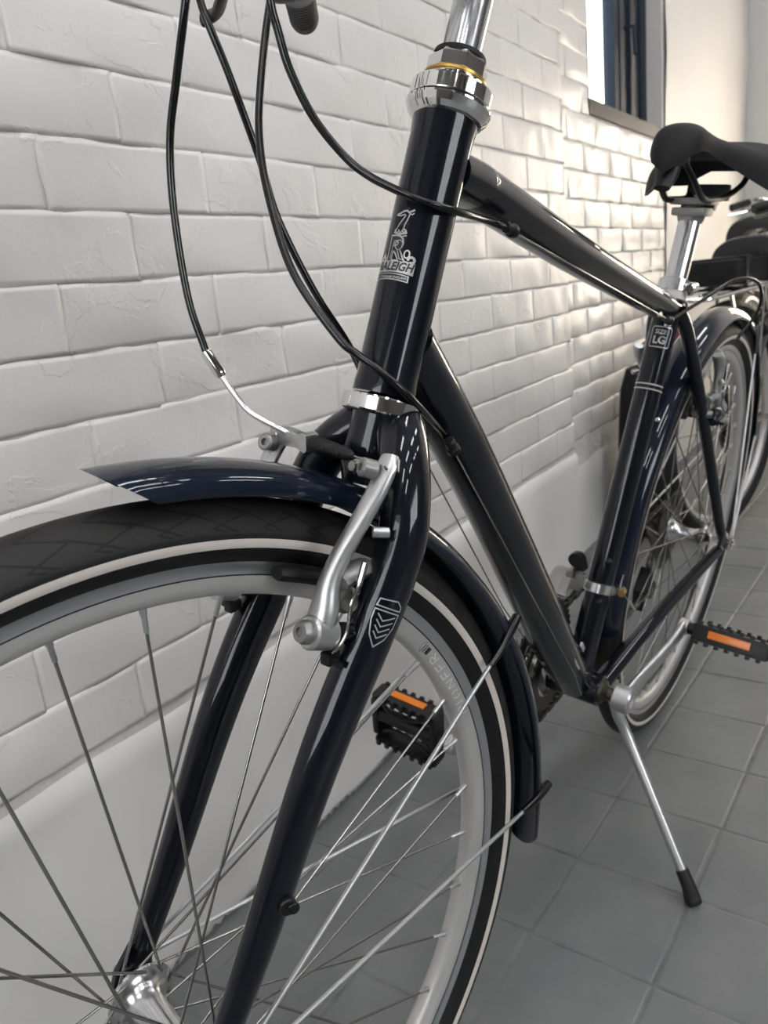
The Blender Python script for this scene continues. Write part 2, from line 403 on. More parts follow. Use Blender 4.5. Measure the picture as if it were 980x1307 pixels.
wavy_sheet(b, -3.9, -1.08, NF+0.002, -0.002, 0.30, 0.05, 0.005, 0.03, 5)
o = struct(obj('baseboard_right', b, 'plaster', sharp=60)); b = None
b = MB(); wavy_sheet(b, -3.75, -2.152, NF+0.006, 0.30, 3.25, 0.08, 0.008, 0.03, 9, wob=0.0)
struct(obj('trim_1', b, 'plaster', sharp=60))
# jagged edge of the grey floor paint climbing the foot of the wall
top = []; s = -1.08
while s < 1.3: top.append((s, 0.004+abs(noise.noise(Vector((s*60, 1, 2))))*0.010+abs(noise.noise(Vector((s*9, 4, 2))))*0.006+random.uniform(0, 0.002))); s += 0.005
vs = []; 
for s, z in top: vs += [wp(s, 0.0095, 0.0), wp(s, 0.0095, z)]
b = MB(); b.add(vs, [(2*i, 2*i+2, 2*i+3, 2*i+1) for i in range(len(top)-1)])
struct(obj('trim_2', b, 'floor_paint', recalc=False), 'ragged edge of grey floor paint on the foot of the white wall')
# floor slab and painted square tiles
b = MB(); b.box((-0.2, 1.75, -0.0515), (7.6, 4.9, 0.1)); floor = struct(obj('floor', b, 'floor_joint'))
b = MB(); b.box((-0.2, 2.92, -0.0015), (7.6, 2.56, 0.003)); b.box((2.29, 0.5, -0.0015), (2.62, 2.3, 0.003)); o = obj('floor_screed', b, 'floor_paint', floor)
TS = 0.1525
def tile_mesh(seed):
    h = TS/2-0.0014; m = MB(); n = 4; vs = []; rnd = random.Random(seed)
    g = [-h, -h+0.003, 0, h-0.003, h]
    for y in g:
        for x in g:
            e = abs(x) == h or abs(y) == h
            jx = rnd.uniform(-0.0011, 0.0011) if e else 0; jy = rnd.uniform(-0.0011, 0.0011) if e else 0
            vs.append((x+jx, y+jy, -0.0007 if e else 0.0))
    fs = [(j*5+i, j*5+i+1, (j+1)*5+i+1, (j+1)*5+i) for j in range(4) for i in range(4)]
    m.add(vs, fs); me = bpy.data.meshes.new('floor_tile'); me.from_pydata(m.v, [], m.f); me.materials.append(MATS['floor_paint']); return me
tvar = [tile_mesh(k) for k in range(8)]
for j in range(-3, 8):
    yc = 0.035+TS*(j+0.5)
    nx = 27 if j < 5 else 18
    for i in range(-22 if j < 5 else -12, 6):
        xc = 0.003+TS*(i+0.5)
        if yc < 0.0558*xc-0.349-0.09: continue
        o = bpy.data.objects.new('floor_tile', random.choice(tvar)); COL.objects.link(o); o.parent = floor
        o.location = (xc+random.uniform(-0.001, 0.001), yc+random.uniform(-0.001, 0.001), random.uniform(-0.0003, 0.0003)); o.rotation_euler = (0, 0, random.choice((0, 1, 2, 3))*PI/2)
# ceiling, other walls, the end door and two added windows for fill light
b = MB(); b.box((-0.2, 1.75, 3.35), (7.6, 4.9, 0.1)); struct(obj('ceiling', b, 'ceiling_white'))
b = MB()   # end wall with glazed door opening y .2..1.3, z 0.4..1.9
XE = -3.80
def ybox(mb, x0, x1, y0, y1, z0, z1): mb.box(((x0+x1)/2, (y0+y1)/2, (z0+z1)/2), (x1-x0, y1-y0, z1-z0))
ybox(b, XE-0.10, XE, -0.62, -0.15, 0, 3.3); ybox(b, XE-0.10, XE, 0.75, 4.1, 0, 3.3); ybox(b, XE-0.10, XE, -0.15, 0.75, 0, 0.40); ybox(b, XE-0.10, XE, -0.15, 0.75, 1.75, 3.3)
struct(obj('wall_back', b, 'plaster'))
b = MB(); ybox(b, -4, -0.4, 4.0, 4.15, 0, 3.3); ybox(b, 1.6, 3.6, 4.0, 4.15, 0, 3.3); ybox(b, -0.4, 1.6, 4.0, 4.15, 0, 1.1); ybox(b, -0.4, 1.6, 4.0, 4.15, 2.3, 3.3)
struct(obj('wall_left', b, 'room_wall'))
b = MB(); ybox(b, 3.5, 3.65, -0.6, -0.2, 0, 3.3); ybox(b, 3.5, 3.65, 1.6, 4.1, 0, 3.3); ybox(b, 3.5, 3.65, -0.2, 1.6, 0, 1.1); ybox(b, 3.5, 3.65, -0.2, 1.6, 2.3, 3.3)
struct(obj('wall_front', b, 'room_wall'))
def window(name, org, ax, az, wdt, hgt, bars, depth=0.05, fr=0.05, label=None):
    ax = nrm(ax); az = nrm(az); an = np.cross(az, ax); R = np.stack([ax, an, az], 1); org = np.asarray(org, float)
    m = MB()
    m.box(org+ax*fr/2+az*hgt/2, (fr, depth, hgt), R, 0.004); m.box(org+ax*(wdt-fr/2)+az*hgt/2, (fr, depth, hgt), R, 0.004)
    m.box(org+ax*wdt/2+az*fr/2, (wdt, depth, fr), R, 0.004); m.box(org+ax*wdt/2+az*(hgt-fr/2), (wdt, depth, fr), R, 0.004)
    for t in bars: m.box(org+ax*t+az*hgt/2, (0.03, depth*0.8, hgt), R, 0.003)
    o = struct(obj(name, m, 'window_frame'), label)
    g = MB(); g.box(org+ax*wdt/2+az*hgt/2, (wdt-fr, 0.004, hgt-fr), R); obj('pane', g, 'pane', o)
    return o
window('door_1', (XE-0.05, -0.15, 0.40), (0, 1, 0), (0, 0, 1), 0.90, 1.35, (0.45,), label='dark framed glazed door in the end wall')
window('added_window_2', (-0.4, 4.06, 1.1), (1, 0, 0), (0, 0, 1), 2.0, 1.2, (0.66, 1.32))  # unseen window, added to go with the side fill
window('added_window_3', (3.56, -0.2, 1.1), (0, 1, 0), (0, 0, 1), 1.8, 1.2, (0.6, 1.2))  # unseen window, added to go with the front fill
# skylight panels overhead
k = 0
for ix in range(4):
    for iy in range(3):
        t = thing('ceiling_light', 'long rectangular ceiling light glowing cool white overhead', 'ceiling light', (-2.4+ix*1.55, 0.55+iy*1.15, 3.29), group='rows of rectangular ceiling lights')
        m = MB(); m.box((0, 0, 0), (0.98, 0.26, 0.05), None, 0.006); obj('light_housing', m, 'alloy', t)
        m = MB(); m.box((0, 0, -0.028), (0.90, 0.20, 0.012), None, 0.002); obj('diffuser', m, 'skylight_panel', t)
# wall window: dark casement set deep in the brick wall
wf = MB(); n0, n1 = NF-0.10, NF-0.065
wbox(wf, SO0, SO0+0.07, n0, n1+0.012, ZO0, ZO1, 0.004); wbox(wf, SO1-0.030, SO1, n0, n1-0.02, ZO0, ZO1, 0.004)
wbox(wf, SO0, SO1, n0, n1, ZO1-0.05, ZO1, 0.004); wbox(wf, SO0, SO1, n0, n1-0.02, ZO0-0.02, ZO0+0.006, 0.002)
win = struct(obj('window_1', wf, 'window_frame'))
m = MB(); wbox(m, -1.56, -1.50, n1-0.016, n1, ZO0, ZO1, 0.003); obj('mullion', m, 'window_frame', win)
m = MB(); wbox(m, -1.87, -1.80, n0, n1+0.004, ZO0+0.008, ZO1-0.03, 0.003); wbox(m, -1.96, -1.915, n0, n1+0.020, ZO0+0.008, ZO1-0.03, 0.004)
wbox(m, -1.93, -1.84, n0, n1+0.008, ZO0+0.008, ZO1-0.03, 0.003); wbox(m, SO0+0.065, -1.95, n0, n1+0.004, ZO0+0.008, ZO1-0.03, 0.003)
obj('casement', m, 'window_frame', win)
m = MB(); m.tube([wp(-1.88, n1+0.012, 1.50), wp(-1.88, n1+0.040, 1.50), wp(-1.88, n1+0.045, 1.42)], 0.007, 8); obj('window_catch', m, 'window_frame', win)
m = MB(); wbox(m, -1.82, SO1-0.02, n1-0.022, n1-0.019, ZO0, ZO1-0.02); obj('pane', m, 'pane', win)
m = MB(); wbox(m, SO0-0.02, SO1+0.01, n0, NF+0.004, ZO0-0.040, ZO0, 0.004); obj('window_sill', m, 'sill_paint', win)

# ------------------------------------------------------------------ bicycle geometry (frame axes: x forward, y left, z up from the crank axle)
O = V(0, 0.0028, -0.2772); LEAN = math.radians(-9)
A0 = V(0.5954, 0, 0.0483); U = V(-0.3378, 0, 0.9412); N0 = V(0.9412, 0, 0.3378)
FR = V(0.6553, -0.0132, 0.0698); RR = V(-0.4369, 0, 0.0706); US = V(-0.3231, 0, 0.9464)
ST = math.radians(-11.6754)
def rotm(u, a):
    K = np.array([[0, -u[2], u[1]], [u[2], 0, -u[0]], [-u[1], u[0], 0]]); return np.eye(3)+math.sin(a)*K+(1-math.cos(a))*K@K
S = rotm(U, ST)
CR = A0+U*0.4298; TOP = A0+U*0.6120
def lp(x, y, z): return FR+S@V(x, y, z)              # point in the turned front-wheel frame
EX, EY, EZ = S@V(1, 0, 0), S@V(0, 1, 0), S@V(0, 0, 1)
I3 = np.eye(3)
bike = thing('bicycle', 'dark navy hybrid bicycle with silver rims and chrome headset on its kickstand, nearest the camera', 'bicycle', (0, 0, 0), (LEAN, 0, 0))
OFF = -O
def part(name, mb, m, parent=None, **k): return obj(name, mb, m, parent or bike, off=OFF, **k)
Rl = np.array([[1, 0, 0], [0, math.cos(LEAN), -math.sin(LEAN)], [0, math.sin(LEAN), math.cos(LEAN)]])
def from_world(p): return Rl.T@np.asarray(p, float)+O

# --- frame
m = MB(); m.lathe([(0.0212, 0), (0.0212, 0.006), (0.0206, 0.012), (0.0206, 0.168), (0.0214, 0.175), (0.0214, 0.1815)], CR, U, 48)
head = part('head_tube', m, 'paint')
m = MB(); m.tube([V(.392, 0, .592), V(.3550, 0, .586), V(.3300, 0, .5795), V(.1425, 0, .5318), V(-.1322, 0, .4670), V(-.160, 0, .4600)],
                 [(.0165, .0225), (.0165, .0215), (.0170, .0205), (.0175, .0190), (.0165, .0178), (.0160, .0175)], 28, smooth=5, ref=(0, 1, 0))
tt = part('top_tube', m, 'paint')
m = MB(); m.tube([V(.430, 0, .485), V(.3560, 0, .4080), V(.2791, 0, .3210), V(.1824, 0, .2060), V(.0760, 0, .0790), V(0.006, 0, 0.004)],
                 [(.0215, .0215), (.0220, .0220), (.0225, .0225), (.0245, .0245), (.0235, .0265), (.021, .024)], 32, smooth=5, ref=(0, 1, 0))
dt = part('down_tube', m, 'paint')
m = MB(); m.tube([V(0, 0, 0.0), US*0.2, US*0.40, US*0.50], [.0168, .0168, .0165, .0165], 28)
sttube = part('seat_tube', m, 'paint')
m = MB(); m.lathe([(.0195, -.0345), (.0205, -.0335), (.0205, .0335), (.0195, .0345)], V(0, 0, 0), (0, 1, 0), 36)
bbs = part('bottom_bracket_shell', m, 'paint')
m = MB(); m.lathe([(.0155, 0), (.0155, .004), (.0120, .006), (.0085, .010), (.0085, .030)], V(0, .0345, 0), (0, 1, 0), 28); obj('axle_bearing_cup', m, 'chain', bbs, off=OFF)
for sg in (1, -1):
    m = MB(); m.tube([V(-.155, .014*sg, .462), V(-.190, .024*sg, .418), V(-.30, .044*sg, .262), V(-.40, .060*sg, .118), V(-.428, .064*sg, .082)], [.0085, .0088, .0085, .0080, .0075], 18, smooth=5)
    part('seat_stay', m, 'paint')
    m = MB(); m.tube([V(-.010, .027*sg, -.002), V(-.075, .030*sg, .008), V(-.17, .038*sg, .024), V(-.32, .052*sg, .046), V(-.42, .063*sg, .062)], [(.0095, .0125), (.0090, .0125), (.0095, .0110), (.0090, .0095), (.0085, .0085)], 18, smooth=5, ref=(0, 1, 0))
    part('chain_stay', m, 'paint')
    m = MB(); m.plate([(-.022, -.016), (.014, -.014), (.026, .002), (.016, .022), (-.004, .018), (-.020, .010)], .006, RR+V(.006, .066*sg, .002), V(1, 0, 0), V(0, 0, 1), .001)
    part('rear_dropout', m, 'paint')
m = MB(); m.cyl(V(-.262, -.03, .315), V(-.262, .03, .315), .007, 14); part('stay_bridge', m, 'paint')
# bosses and stops on the frame
for (t, az) in ((.165, .9), (.112, .9)):
    p = US*t+V(math.cos(.55)*.0162, math.sin(.55)*.0162, .004); m = MB(); m.ball(p, .0048, 12, (1, 1, 1)); obj('bottle_boss_bolt', m, 'plastic', sttube, off=OFF)
for bp_ in (V(-.118, .0125, .4475), V(-.075, .0155, .4640)): m = MB(); m.ball(bp_, .0030, 10); obj('cable_eyelet_bolt', m, 'chrome', tt, off=OFF)
def stop(p, d, parent, r=.0040):
    d = nrm(d); m = MB(); m.lathe([(r*.8, -.007), (r, -.006), (r, .001), (r*1.3, .002), (r*1.3, .0065), (r*.6, .008)], p, d, 16)
    obj('cable_stop', m, 'plastic', parent, off=OFF)
# --- headset
m = MB(); m.lathe([(.0190, 0), (.0228, -.001), (.0262, .000), (.0268, .0010), (.0268, .0092), (.0262, .0103), (.0205, .0115), (.0190, .0115)], CR-U*.0125, U, 64)
part('lower_headset_cup', m, 'chrome', sharp=12)
m = MB(); m.lathe([(.0208, -.0040), (.0235, -.0028), (.0262, 0), (.0280, .0040), (.0280, .0052), (.0262, .0056)], TOP, U, 64); part('upper_headset_cup', m, 'chrome', sharp=12)
m = MB(); m.lathe([(.0256, .0050), (.0256, .0072)], TOP, U, 48); part('headset_gap_ring', m, 'rubber')  # black ring standing in for the shaded gap between cup and cover
m = MB(); m.lathe([(.0255, .0066), (.0266, .0070), (.0268, .0076), (.0268, .0160), (.0262, .0172), (.0245, .0180), (.0215, .0192), (.0192, .0200), (.0192, .0225)], TOP, U, 64); part('headset_cover', m, 'chrome', sharp=12)
m = MB(); m.lathe([(.0188, .0215), (.0206, .0222), (.0206, .0236), (.0188, .0242)], TOP, U, 40); part('headset_washer', m, 'brass')
m = MB(); m.lathe([(.0186, .0240), (.0198, .0250), (.0198, .0330), (.0180, .0355), (.0150, .0360)], TOP, U, 8)
part('headset_locknut', m, 'chrome', sharp=12)
m = MB(); m.lathe([(.0170, .0350), (.0176, .0358), (.0170, .0385), (.0135, .0400)], TOP, U, 40); part('seal_ring', m, 'rubber')
# --- stem and handlebar
BC = V(.452, 0, .742)            # bar clamp centre
BCs = A0+S@(BC-A0)
m = MB(); m.tube([TOP+U*.02, TOP+U*.050, TOP+U*.078, TOP+U*.098+N0*.006, TOP+U*.108+N0*.024, TOP+U*.112+N0*.045],
                 [.0127, .0127, .0130, .0165, .0165, .0150], 36, smooth=6)
stem = part('handlebar_stem', m, 'polished')
# 'top' of quill is rotationally symmetric; the extension follows the bars
CL = TOP+U*.113+N0*.062
def hb(x, y, z): return A0+S@(V(x, y, z)-A0)
clx, clz = CL[0], CL[2]
m = MB(); m.lathe([(.019, -.022), (.021, -.019), (.021, .019), (.019, .022)], hb(clx, 0, clz), EY, 32); obj('bar_clamp', m, 'polished', stem, off=OFF)
barL = []
for sg in (-1,):
    pass
bar_half = lambda sg: [V(clx, 0, clz), V(clx+.004, .045*sg, clz), V(clx+.002, .10*sg, clz+.004), V(clx-.035, .165*sg, clz+.010), V(clx-.085, .230*sg, clz+.008), V(clx-.140, .292*sg, clz+.006)]
m = MB(); pts = [hb(*p) for p in reversed(bar_half(-1))]+[hb(*p) for p in bar_half(1)[1:]]
m.tube(pts, .0110, 20, smooth=6); part('handlebar', m, 'polished')
for sg in (-1, 1):
    bh = [hb(*p) for p in bar_half(sg)]
    d = nrm(bh[5]-bh[4]); g0 = bh[4]+d*.004; 
    m = MB(); m.lathe([(.0135, 0), (.0145, .002), (.0135, .006), (.0133, .080), (.0142, .086), (.0135, .092), (.009, .094)], g0, d, 24)
    for k in range(10): m.lathe([(.0130, .010+k*.007), (.0140, .012+k*.007), (.0140, .014+k*.007), (.0130, .016+k*.007)], g0, d, 24)
    part('handlebar_grip', m, 'rubber')
    d2 = nrm(bh[4]-bh[3]); sft = bh[3]+d2*.038
    m = MB(); m.lathe([(.014, -.002), (.0205, 0), (.0215, .004), (.0205, .022), (.0185, .026), (.0180, .044), (.016, .046)], sft, d2, 28)
    m.tube([sft+d2*.012+EX*.010-EZ*.014, sft+d2*.004+EX*.022-EZ*.018, sft-d2*.014+EX*.026-EZ*.016], [.011, .010, .006], 14, smooth=4)
    part('twist_shifter', m, 'plastic')
    lv = bh[3]+d2*.018
    m = MB(); m.lathe([(.013, -.008), (.0155, -.006), (.0155, .010), (.013, .012)], lv, d2, 24)
    m.tube([lv+EX*.008-EZ*.006, lv+EX*.028-EZ*.012, lv+EX*.040-EZ*.014-d2*.004], [.010, .011, .008], 14, smooth=4)
    br = part('brake_lever_bracket', m, 'plastic')
    m = MB(); m.tube([lv+EX*.036-EZ*.014, lv+EX*.062-EZ*.022+d2*.012, lv+EX*.074-EZ*.030+d2*.038, lv+EX*.082-EZ*.034+d2*.062, lv+EX*.096-EZ*.037+d2*.076], [(.006, .004), (.008, .004), (.0075, .004), (.008, .0045), (.010, .005)], 14, smooth=5)
    obj('lever_blade', m, 'plastic', br, off=OFF)
# --- fork (turned with the wheel)
AL = V(-.0612, 0, -.022); CRL = AL+U*.4298
def fork_pt(x, y, z): return lp(x, y, z)
m = MB(); m.tube([fork_pt(*(CRL-U*.012)), fork_pt(*(CRL-U*.024)), fork_pt(*(CRL-U*.045)), fork_pt(*(CRL-U*.060))], [.0180, .0178, .0200, .0150], 32)
crown = part('fork_crown', m, 'paint')
blade_pts = [(-.212, .000, .372), (-.204, .018, .3625), (-.189, .036, .3455), (-.178, .0475, .322), (-.168, .0525, .298), (-.143, .053, .2545), (-.1120, .053, .2080), (-.0842, .0525, .1600), (-.0429, .0515, .0780), (-.0130, .0505, .0220)]
blade_r = [(.0150, .0150), (.0160, .0165), (.0158, .0168), (.0152, .0165), (.0146, .0165), (.0140, .0165), (.0132, .0155), (.0122, .0140), (.0105, .0112), (.0085, .0088)]
for sg in (1, -1):
    m = MB(); m.tube([fork_pt(x, y*sg, z) for x, y, z in blade_pts], blade_r, 28, smooth=6, ref=tuple(EX*1.0))
    bl = part('fork_blade', m, 'paint')
    m = MB(); m.plate([(-.012, -.014), (.010, -.016), (.016, -.004), (.012, .008), (-.012, .036), (-.026, .030), (-.014, .004)], .005, lp(-.003, .0505*sg, .006), EX, EZ, .001)
    obj('fork_dropout', m, 'paint', bl, off=OFF)
    m = MB(); m.cyl(lp(-.0600, .0525*sg+.006*sg, .105), lp(-.0570, .0525*sg+.014*sg, .1055), .0058, 20, .001); m.cyl(lp(-.0600, .0665*sg, .105), lp(-.0590, .0690*sg, .105), .0040, 12, .0006)
    obj('blade_bolt', m, 'plastic', bl, off=OFF)
# --- generic wheel
def wheel(prefix, C, ex, ey, ez, flange, dish, phase, hub_r=.0115, drive=False):
    c = C
    prof = [(.3140, -.0100), (.3155, -.0122), (.3200, -.0160), (.3250, -.0190), (.3300, -.0202), (.3350, -.0198), (.3400, -.0176), (.3445, -.0142), (.3485, -.0096), (.3510, -.0050), (.3520, 0)]
    prof = prof+[(r, -y) for r, y in reversed(prof[:-1])]
    m = MB(); m.arc(prof, c, ex, ey, ez, 0, 2*PI, 180, closed=True)
    ty = part(prefix+'tyre', m, 'tyre', sharp=60)
    for sg in (1, -1):
        q = [(.3254, .0196*sg), (.3270, .02025*sg), (.3290, .02065*sg), (.3310, .02055*sg)]
        m = MB(); m.arc(q, c, ex, ey, ez, 0, 2*PI, 180, closed=True); obj('reflective_stripe', m, 'stripe', ty, off=OFF, sharp=60)
    prof = [(.3140, .0095), (.3155, .0110), (.3152, .0118), (.3140, .0112), (.3135, .0106), (.3072, .0104)]
    prof2 = [(.3062, .0102), (.3010, .0096), (.2970, .0085), (.2940, .0062), (.2928, .0035), (.2925, 0)]
    m = MB(); h = prof2
    m.arc(h+[(r, -y) for r, y in reversed(h[:-1])], c, ex, ey, ez, 0, 2*PI, 180, closed=True)
    rm = part(prefix+'rim', m, 'rim_silver', sharp=50)
    m = MB()
    for sg in (1, -1): m.arc([(r, y*sg) for r, y in prof], c, ex, ey, ez, 0, 2*PI, 180, closed=True)
    obj('brake_track', m, 'rim_track', rm, off=OFF, sharp=50)
    m = MB()
    for sg in (1, -1): m.arc([(.3074, .0102*sg), (.3068, .0100*sg), (.3060, .0100*sg)], c, ex, ey, ez, 0, 2*PI, 180, closed=True)
    obj('rim_groove', m, 'black_line', rm, off=OFF, sharp=50)
    # spokes, three cross
    for k in range(36):
        a = phase+k*PI/18; side = -1 if k % 2 == 0 else 1; tr = 1 if (k//2) % 2 == 0 else -1
        ha = a+tr*math.radians(60 if True else 0)
        fy = flange[0] if side > 0 else -flange[1]
        inner = 1 if tr > 0 else -1
        pr = c+(ex*math.cos(a)+ez*math.sin(a))*.2915+ey*(.0012*side)
        ph = c+(ex*math.cos(ha)+ez*math.sin(ha))*.0190+ey*(fy+inner*.0022)
        m = MB(); m.tube([ph, pr], .00105, 6)
        sp = obj('spoke', m, 'steel_spoke', rm, off=OFF, sharp=80)
        d = nrm(ph-pr); m = MB(); m.lathe([(.0021, -.003), (.0024, .0015), (.0018, .004), (.0017, .0125), (.0013, .0135)], pr, d, 8)
        obj('nipple', m, 'alloy', rm, off=OFF, sharp=50)
    m = MB(); f0, f1 = flange
    pr = [(.0060, -.046), (.0085, -.045), (.0095, -f1-.007), (.0140, -f1-.004), (.0225, -f1-.0016), (.0232, -f1), (.0225, -f1+.0016), (.0175, -f1+.0035), (.0130, -f1+.010), (.0108, -f1+.020), (.0105, 0), (.0108, f0-.020), (.0130, f0-.010), (.0175, f0-.0035), (.0225, f0-.0016), (.0232, f0), (.0225, f0+.0016), (.0140, f0+.004), (.0095, f0+.007), (.0085, .045), (.0060, .046)]
    m.lathe(pr, c, ey, 48); hb_ = part(prefix+'hub', m, 'polished')
    m = MB()
    for s_, fy in ((1, f0), (-1, f1)):
        for k in range(18):
            a = phase+math.radians(k*20+(10 if s_ > 0 else 0)); p = c+(ex*math.cos(a)+ez*math.sin(a))*.0192
            m.cyl(p+ey*(s_*fy-.0021), p+ey*(s_*fy+.0021), .0016, 8)
    obj('spoke_heads', m, 'chain', hb_, off=OFF)
    return ty, rm, hb_
ft, frim, fhub = wheel('front_', FR, EX, EY, EZ, (.034, .034), 0, math.radians(4.2))
m = MB(); m.cyl(lp(0, -.062, 0), lp(0, .062, 0), .0045, 14); m.lathe([(.0085, 0), (.0098, .001), (.0098, .007), (.007, .008)], lp(0, -.0625, 0), EY, 6); m.lathe([(.0098, 0), (.0098, .007), (.007, .009)], lp(0, .0545, 0), EY, 6)
obj('axle_and_nuts', m, 'chrome', fhub, off=OFF)
rt, rrim, rhub = wheel('rear_', RR, V(1, 0, 0), V(0, 1, 0), V(0, 0, 1), (.036, .022), 0, math.radians(1.0))
m = MB(); m.cyl(RR+V(0, -.080, 0), RR+V(0, .084, 0), .0048, 14); m.cyl(RR+V(0, .046, 0), RR+V(0, .063, 0), .0072, 16, .001); m.lathe([(.0100, 0), (.0108, .001), (.0108, .009), (.008, .011)], RR+V(0, .0695, 0), V(0, 1, 0), 6)
obj('axle_and_nuts', m, 'chrome', rhub, off=OFF)
# valve and rim lettering
def rimfn(u, v, a0=math.radians(149.6), r0=.3003):
    a = a0-u/r0; r = r0-v; y = float(np.interp(r, [.2928, .2940, .2970, .3010, .3062], [.0035, .0062, .0085, .0096, .0102]))+.00030
    return FR+(EX*math.cos(a)+EZ*math.sin(a))*r+EY*y
H_ = .0070; m = MB(); sw = .00085
def letter(strokes, cx, w_):
    for st in strokes: m.ribbon([((x-.5)*w_+cx, (y-.5)*H_) for x, y in st], sw, rimfn)
adv = .0112; x0 = -.0400
def arcp(cx, cy, rx, ry, a0, a1, n=8): return [(cx+rx*math.cos(a0+(a1-a0)*i/n), cy+ry*math.sin(a0+(a1-a0)*i/n)) for i in range(n+1)]
LW = .0085
letter([[(0, 0), (0, 1)], [(0, 1), (.6, 1)]+arcp(.6, .75, .35, .25, PI/2, -PI/2)+[(.25, .5)]], x0, LW)                      # P
letter([[(.5, 0), (.5, 1)]], x0+adv*.80, LW)                                                                                # I
letter([arcp(.55, .5, .50, .5, PI*.68, PI*1.32), arcp(.45, .5, .50, .5, -PI*.32, PI*.32)], x0+adv*1.75, LW*1.1)             # O
letter([[(.05, 0), (.05, 1)], [(.05, 1), (.95, 0)], [(.95, 0), (.95, 1)]], x0+adv*2.95, LW)                                 # N
letter([[(.15, 0), (.15, 1), (.9, 1)], [(.15, .5), (.8, .5)]], x0+adv*4.05, LW)                                            # E
letter([[(.15, 0), (.15, 1), (.9, 1)], [(.15, .5), (.8, .5)]], x0+adv*5.05, LW)                                            # E
letter([[(.1, 0), (.1, 1)], [(.1, 1), (.6, 1)]+arcp(.6, .75, .3, .25, PI/2, -PI/2)+[(.3, .5), (.95, 0)]], x0+adv*6.1, LW)  # R
obj('rim_lettering', m, 'white_print', frim, off=OFF, recalc=False, label='pale PIONEER lettering on the rim')
m = MB(); bx = x0+adv*6.95
poly2d(m, [(bx, -.0030), (bx+.0042, -.0030), (bx+.0042, .0030), (bx, .0030)], rimfn); m.ribbon([(bx+.0062, -.0034), (bx+.0062, .0036)], .0010, rimfn); m.ribbon([(bx+.0086, -.0030), (bx+.0086, .0034)], .0008, rimfn)
m.ribbon(arcp(bx+.0075, 0, .0050, .0044, -PI*.5, PI*.5), .0003, rimfn)
obj('rim_print', m, 'dark_print', frim, off=OFF, recalc=False)
# --- mudguards
def guard(C, ex, ey, ez, a0, a1, name, radf=None, tip=None, thick=.0012):
    prof = []
    for k in range(-12, 13):
        t = k/12; y = .0245*math.sin(t*PI/2*.97); r = .3555+.0180*math.cos(t*PI/2*.97)**.85
        prof.append((r, y))
    prof2 = [(r-thick, y*.955) for r, y in reversed(prof)]
    loop = prof+prof2; n = 96; m = MB(); vs = []
    L = len(loop)
    for i in range(n+1):
        for j, (r, y) in enumerate(loop):
            a = a0+(a1-a0)*i/n
            if tip is not None and i <= 3:      # slanted, rounded front end
                k = abs(y)/.0245; a = a + tip*(1-i/3)*(-1 if a1 > a0 else 1)*(0)
            dr = radf(a) if radf else 0
            vs.append((a, r+dr, y))
    out = []
    for (a, r, y) in vs:
        # ends swept: centre of the guard reaches further than its edges
        s0 = min(1.0, (a-a0)/(.20)); a_ = a
        if tip: a_ = a + tip*(1-s0 if s0 < 1 else 0)*max(0, min(1.3, (.3735-r)/.018))
        s1 = min(1.0, (a1-a)/.12)
        if s1 < 1: a_ = a_-.06*(1-s1)*(abs(y)/.0245)**2
        e = ex*math.cos(a_)+ez*math.sin(a_); out.append(C+e*r+ey*y)
    fs = [(i*L+j, i*L+(j+1) % L, (i+1)*L+(j+1) % L, (i+1)*L+j) for i in range(n) for j in range(L)]
    h = L//2
    for base in (0, n*L):
        fs += [(base+j, base+j+1, base+L-2-j, base+L-1-j) for j in range(h-1)]
    m.add(out, fs); return part(name, m, 'fender_paint', sharp=50)
fg = guard(FR, EX, EY, EZ, math.radians(90.1), math.radians(192.5), 'front_mudguard', radf=lambda a: max(0, (math.degrees(a)-140)/50)*.0135, tip=.075)
rg = guard(RR, V(1, 0, 0), V(0, 1, 0), V(0, 0, 1), math.radians(-5), math.radians(178), 'rear_mudguard', tip=.02)
def stay(C, ex, ey, ez, ang, r, yside, endp, parent):
    a = math.radians(ang); e = ex*math.cos(a)+ez*math.sin(a); p = C+e*r+ey*(.0215*yside); q = C+e*(r-.020)+ey*(.0275*yside)
    d = nrm(endp-q)
    m = MB(); m.tube([q-d*.006, endp], .0018, 10); st = obj('mudguard_stay', m, 'alloy', parent, off=OFF)
    m = MB(); m.tube([p+e*.005-d*.004, p-e*.002+ey*(.002*yside), q, q+d*.022], [(.0042, .0036), (.0046, .0040), (.0036, .0036), (.0029, .0029)], 14, smooth=4)
    m.ball(p+e*.002, .0040, 12)
    obj('stay_cap', m, 'housing', parent, off=OFF)
for sg in (1, -1):
    stay(FR, EX, EY, EZ, 150.8, .3700, sg, lp(-.010, .0600*sg, .006), fg)
    stay(FR, EX, EY, EZ, 181.5, .3790, sg, lp(-.014, .0610*sg, .002), fg)
    stay(RR, V(1, 0, 0), V(0, 1, 0), V(0, 0, 1), 118, .3660, sg, RR+V(-.006, .0760*sg, .012), rg)
    stay(RR, V(1, 0, 0), V(0, 1, 0), V(0, 0, 1), 160, .3660, sg, RR+V(-.010, .0760*sg, .010), rg)
m = MB(); p_ = RR+V(math.cos(math.radians(42))*.3745, .008, math.sin(math.radians(42))*.3745); m.ball(p_, .0038, 10); obj('guard_bolt', m, 'chrome', rg, off=OFF)

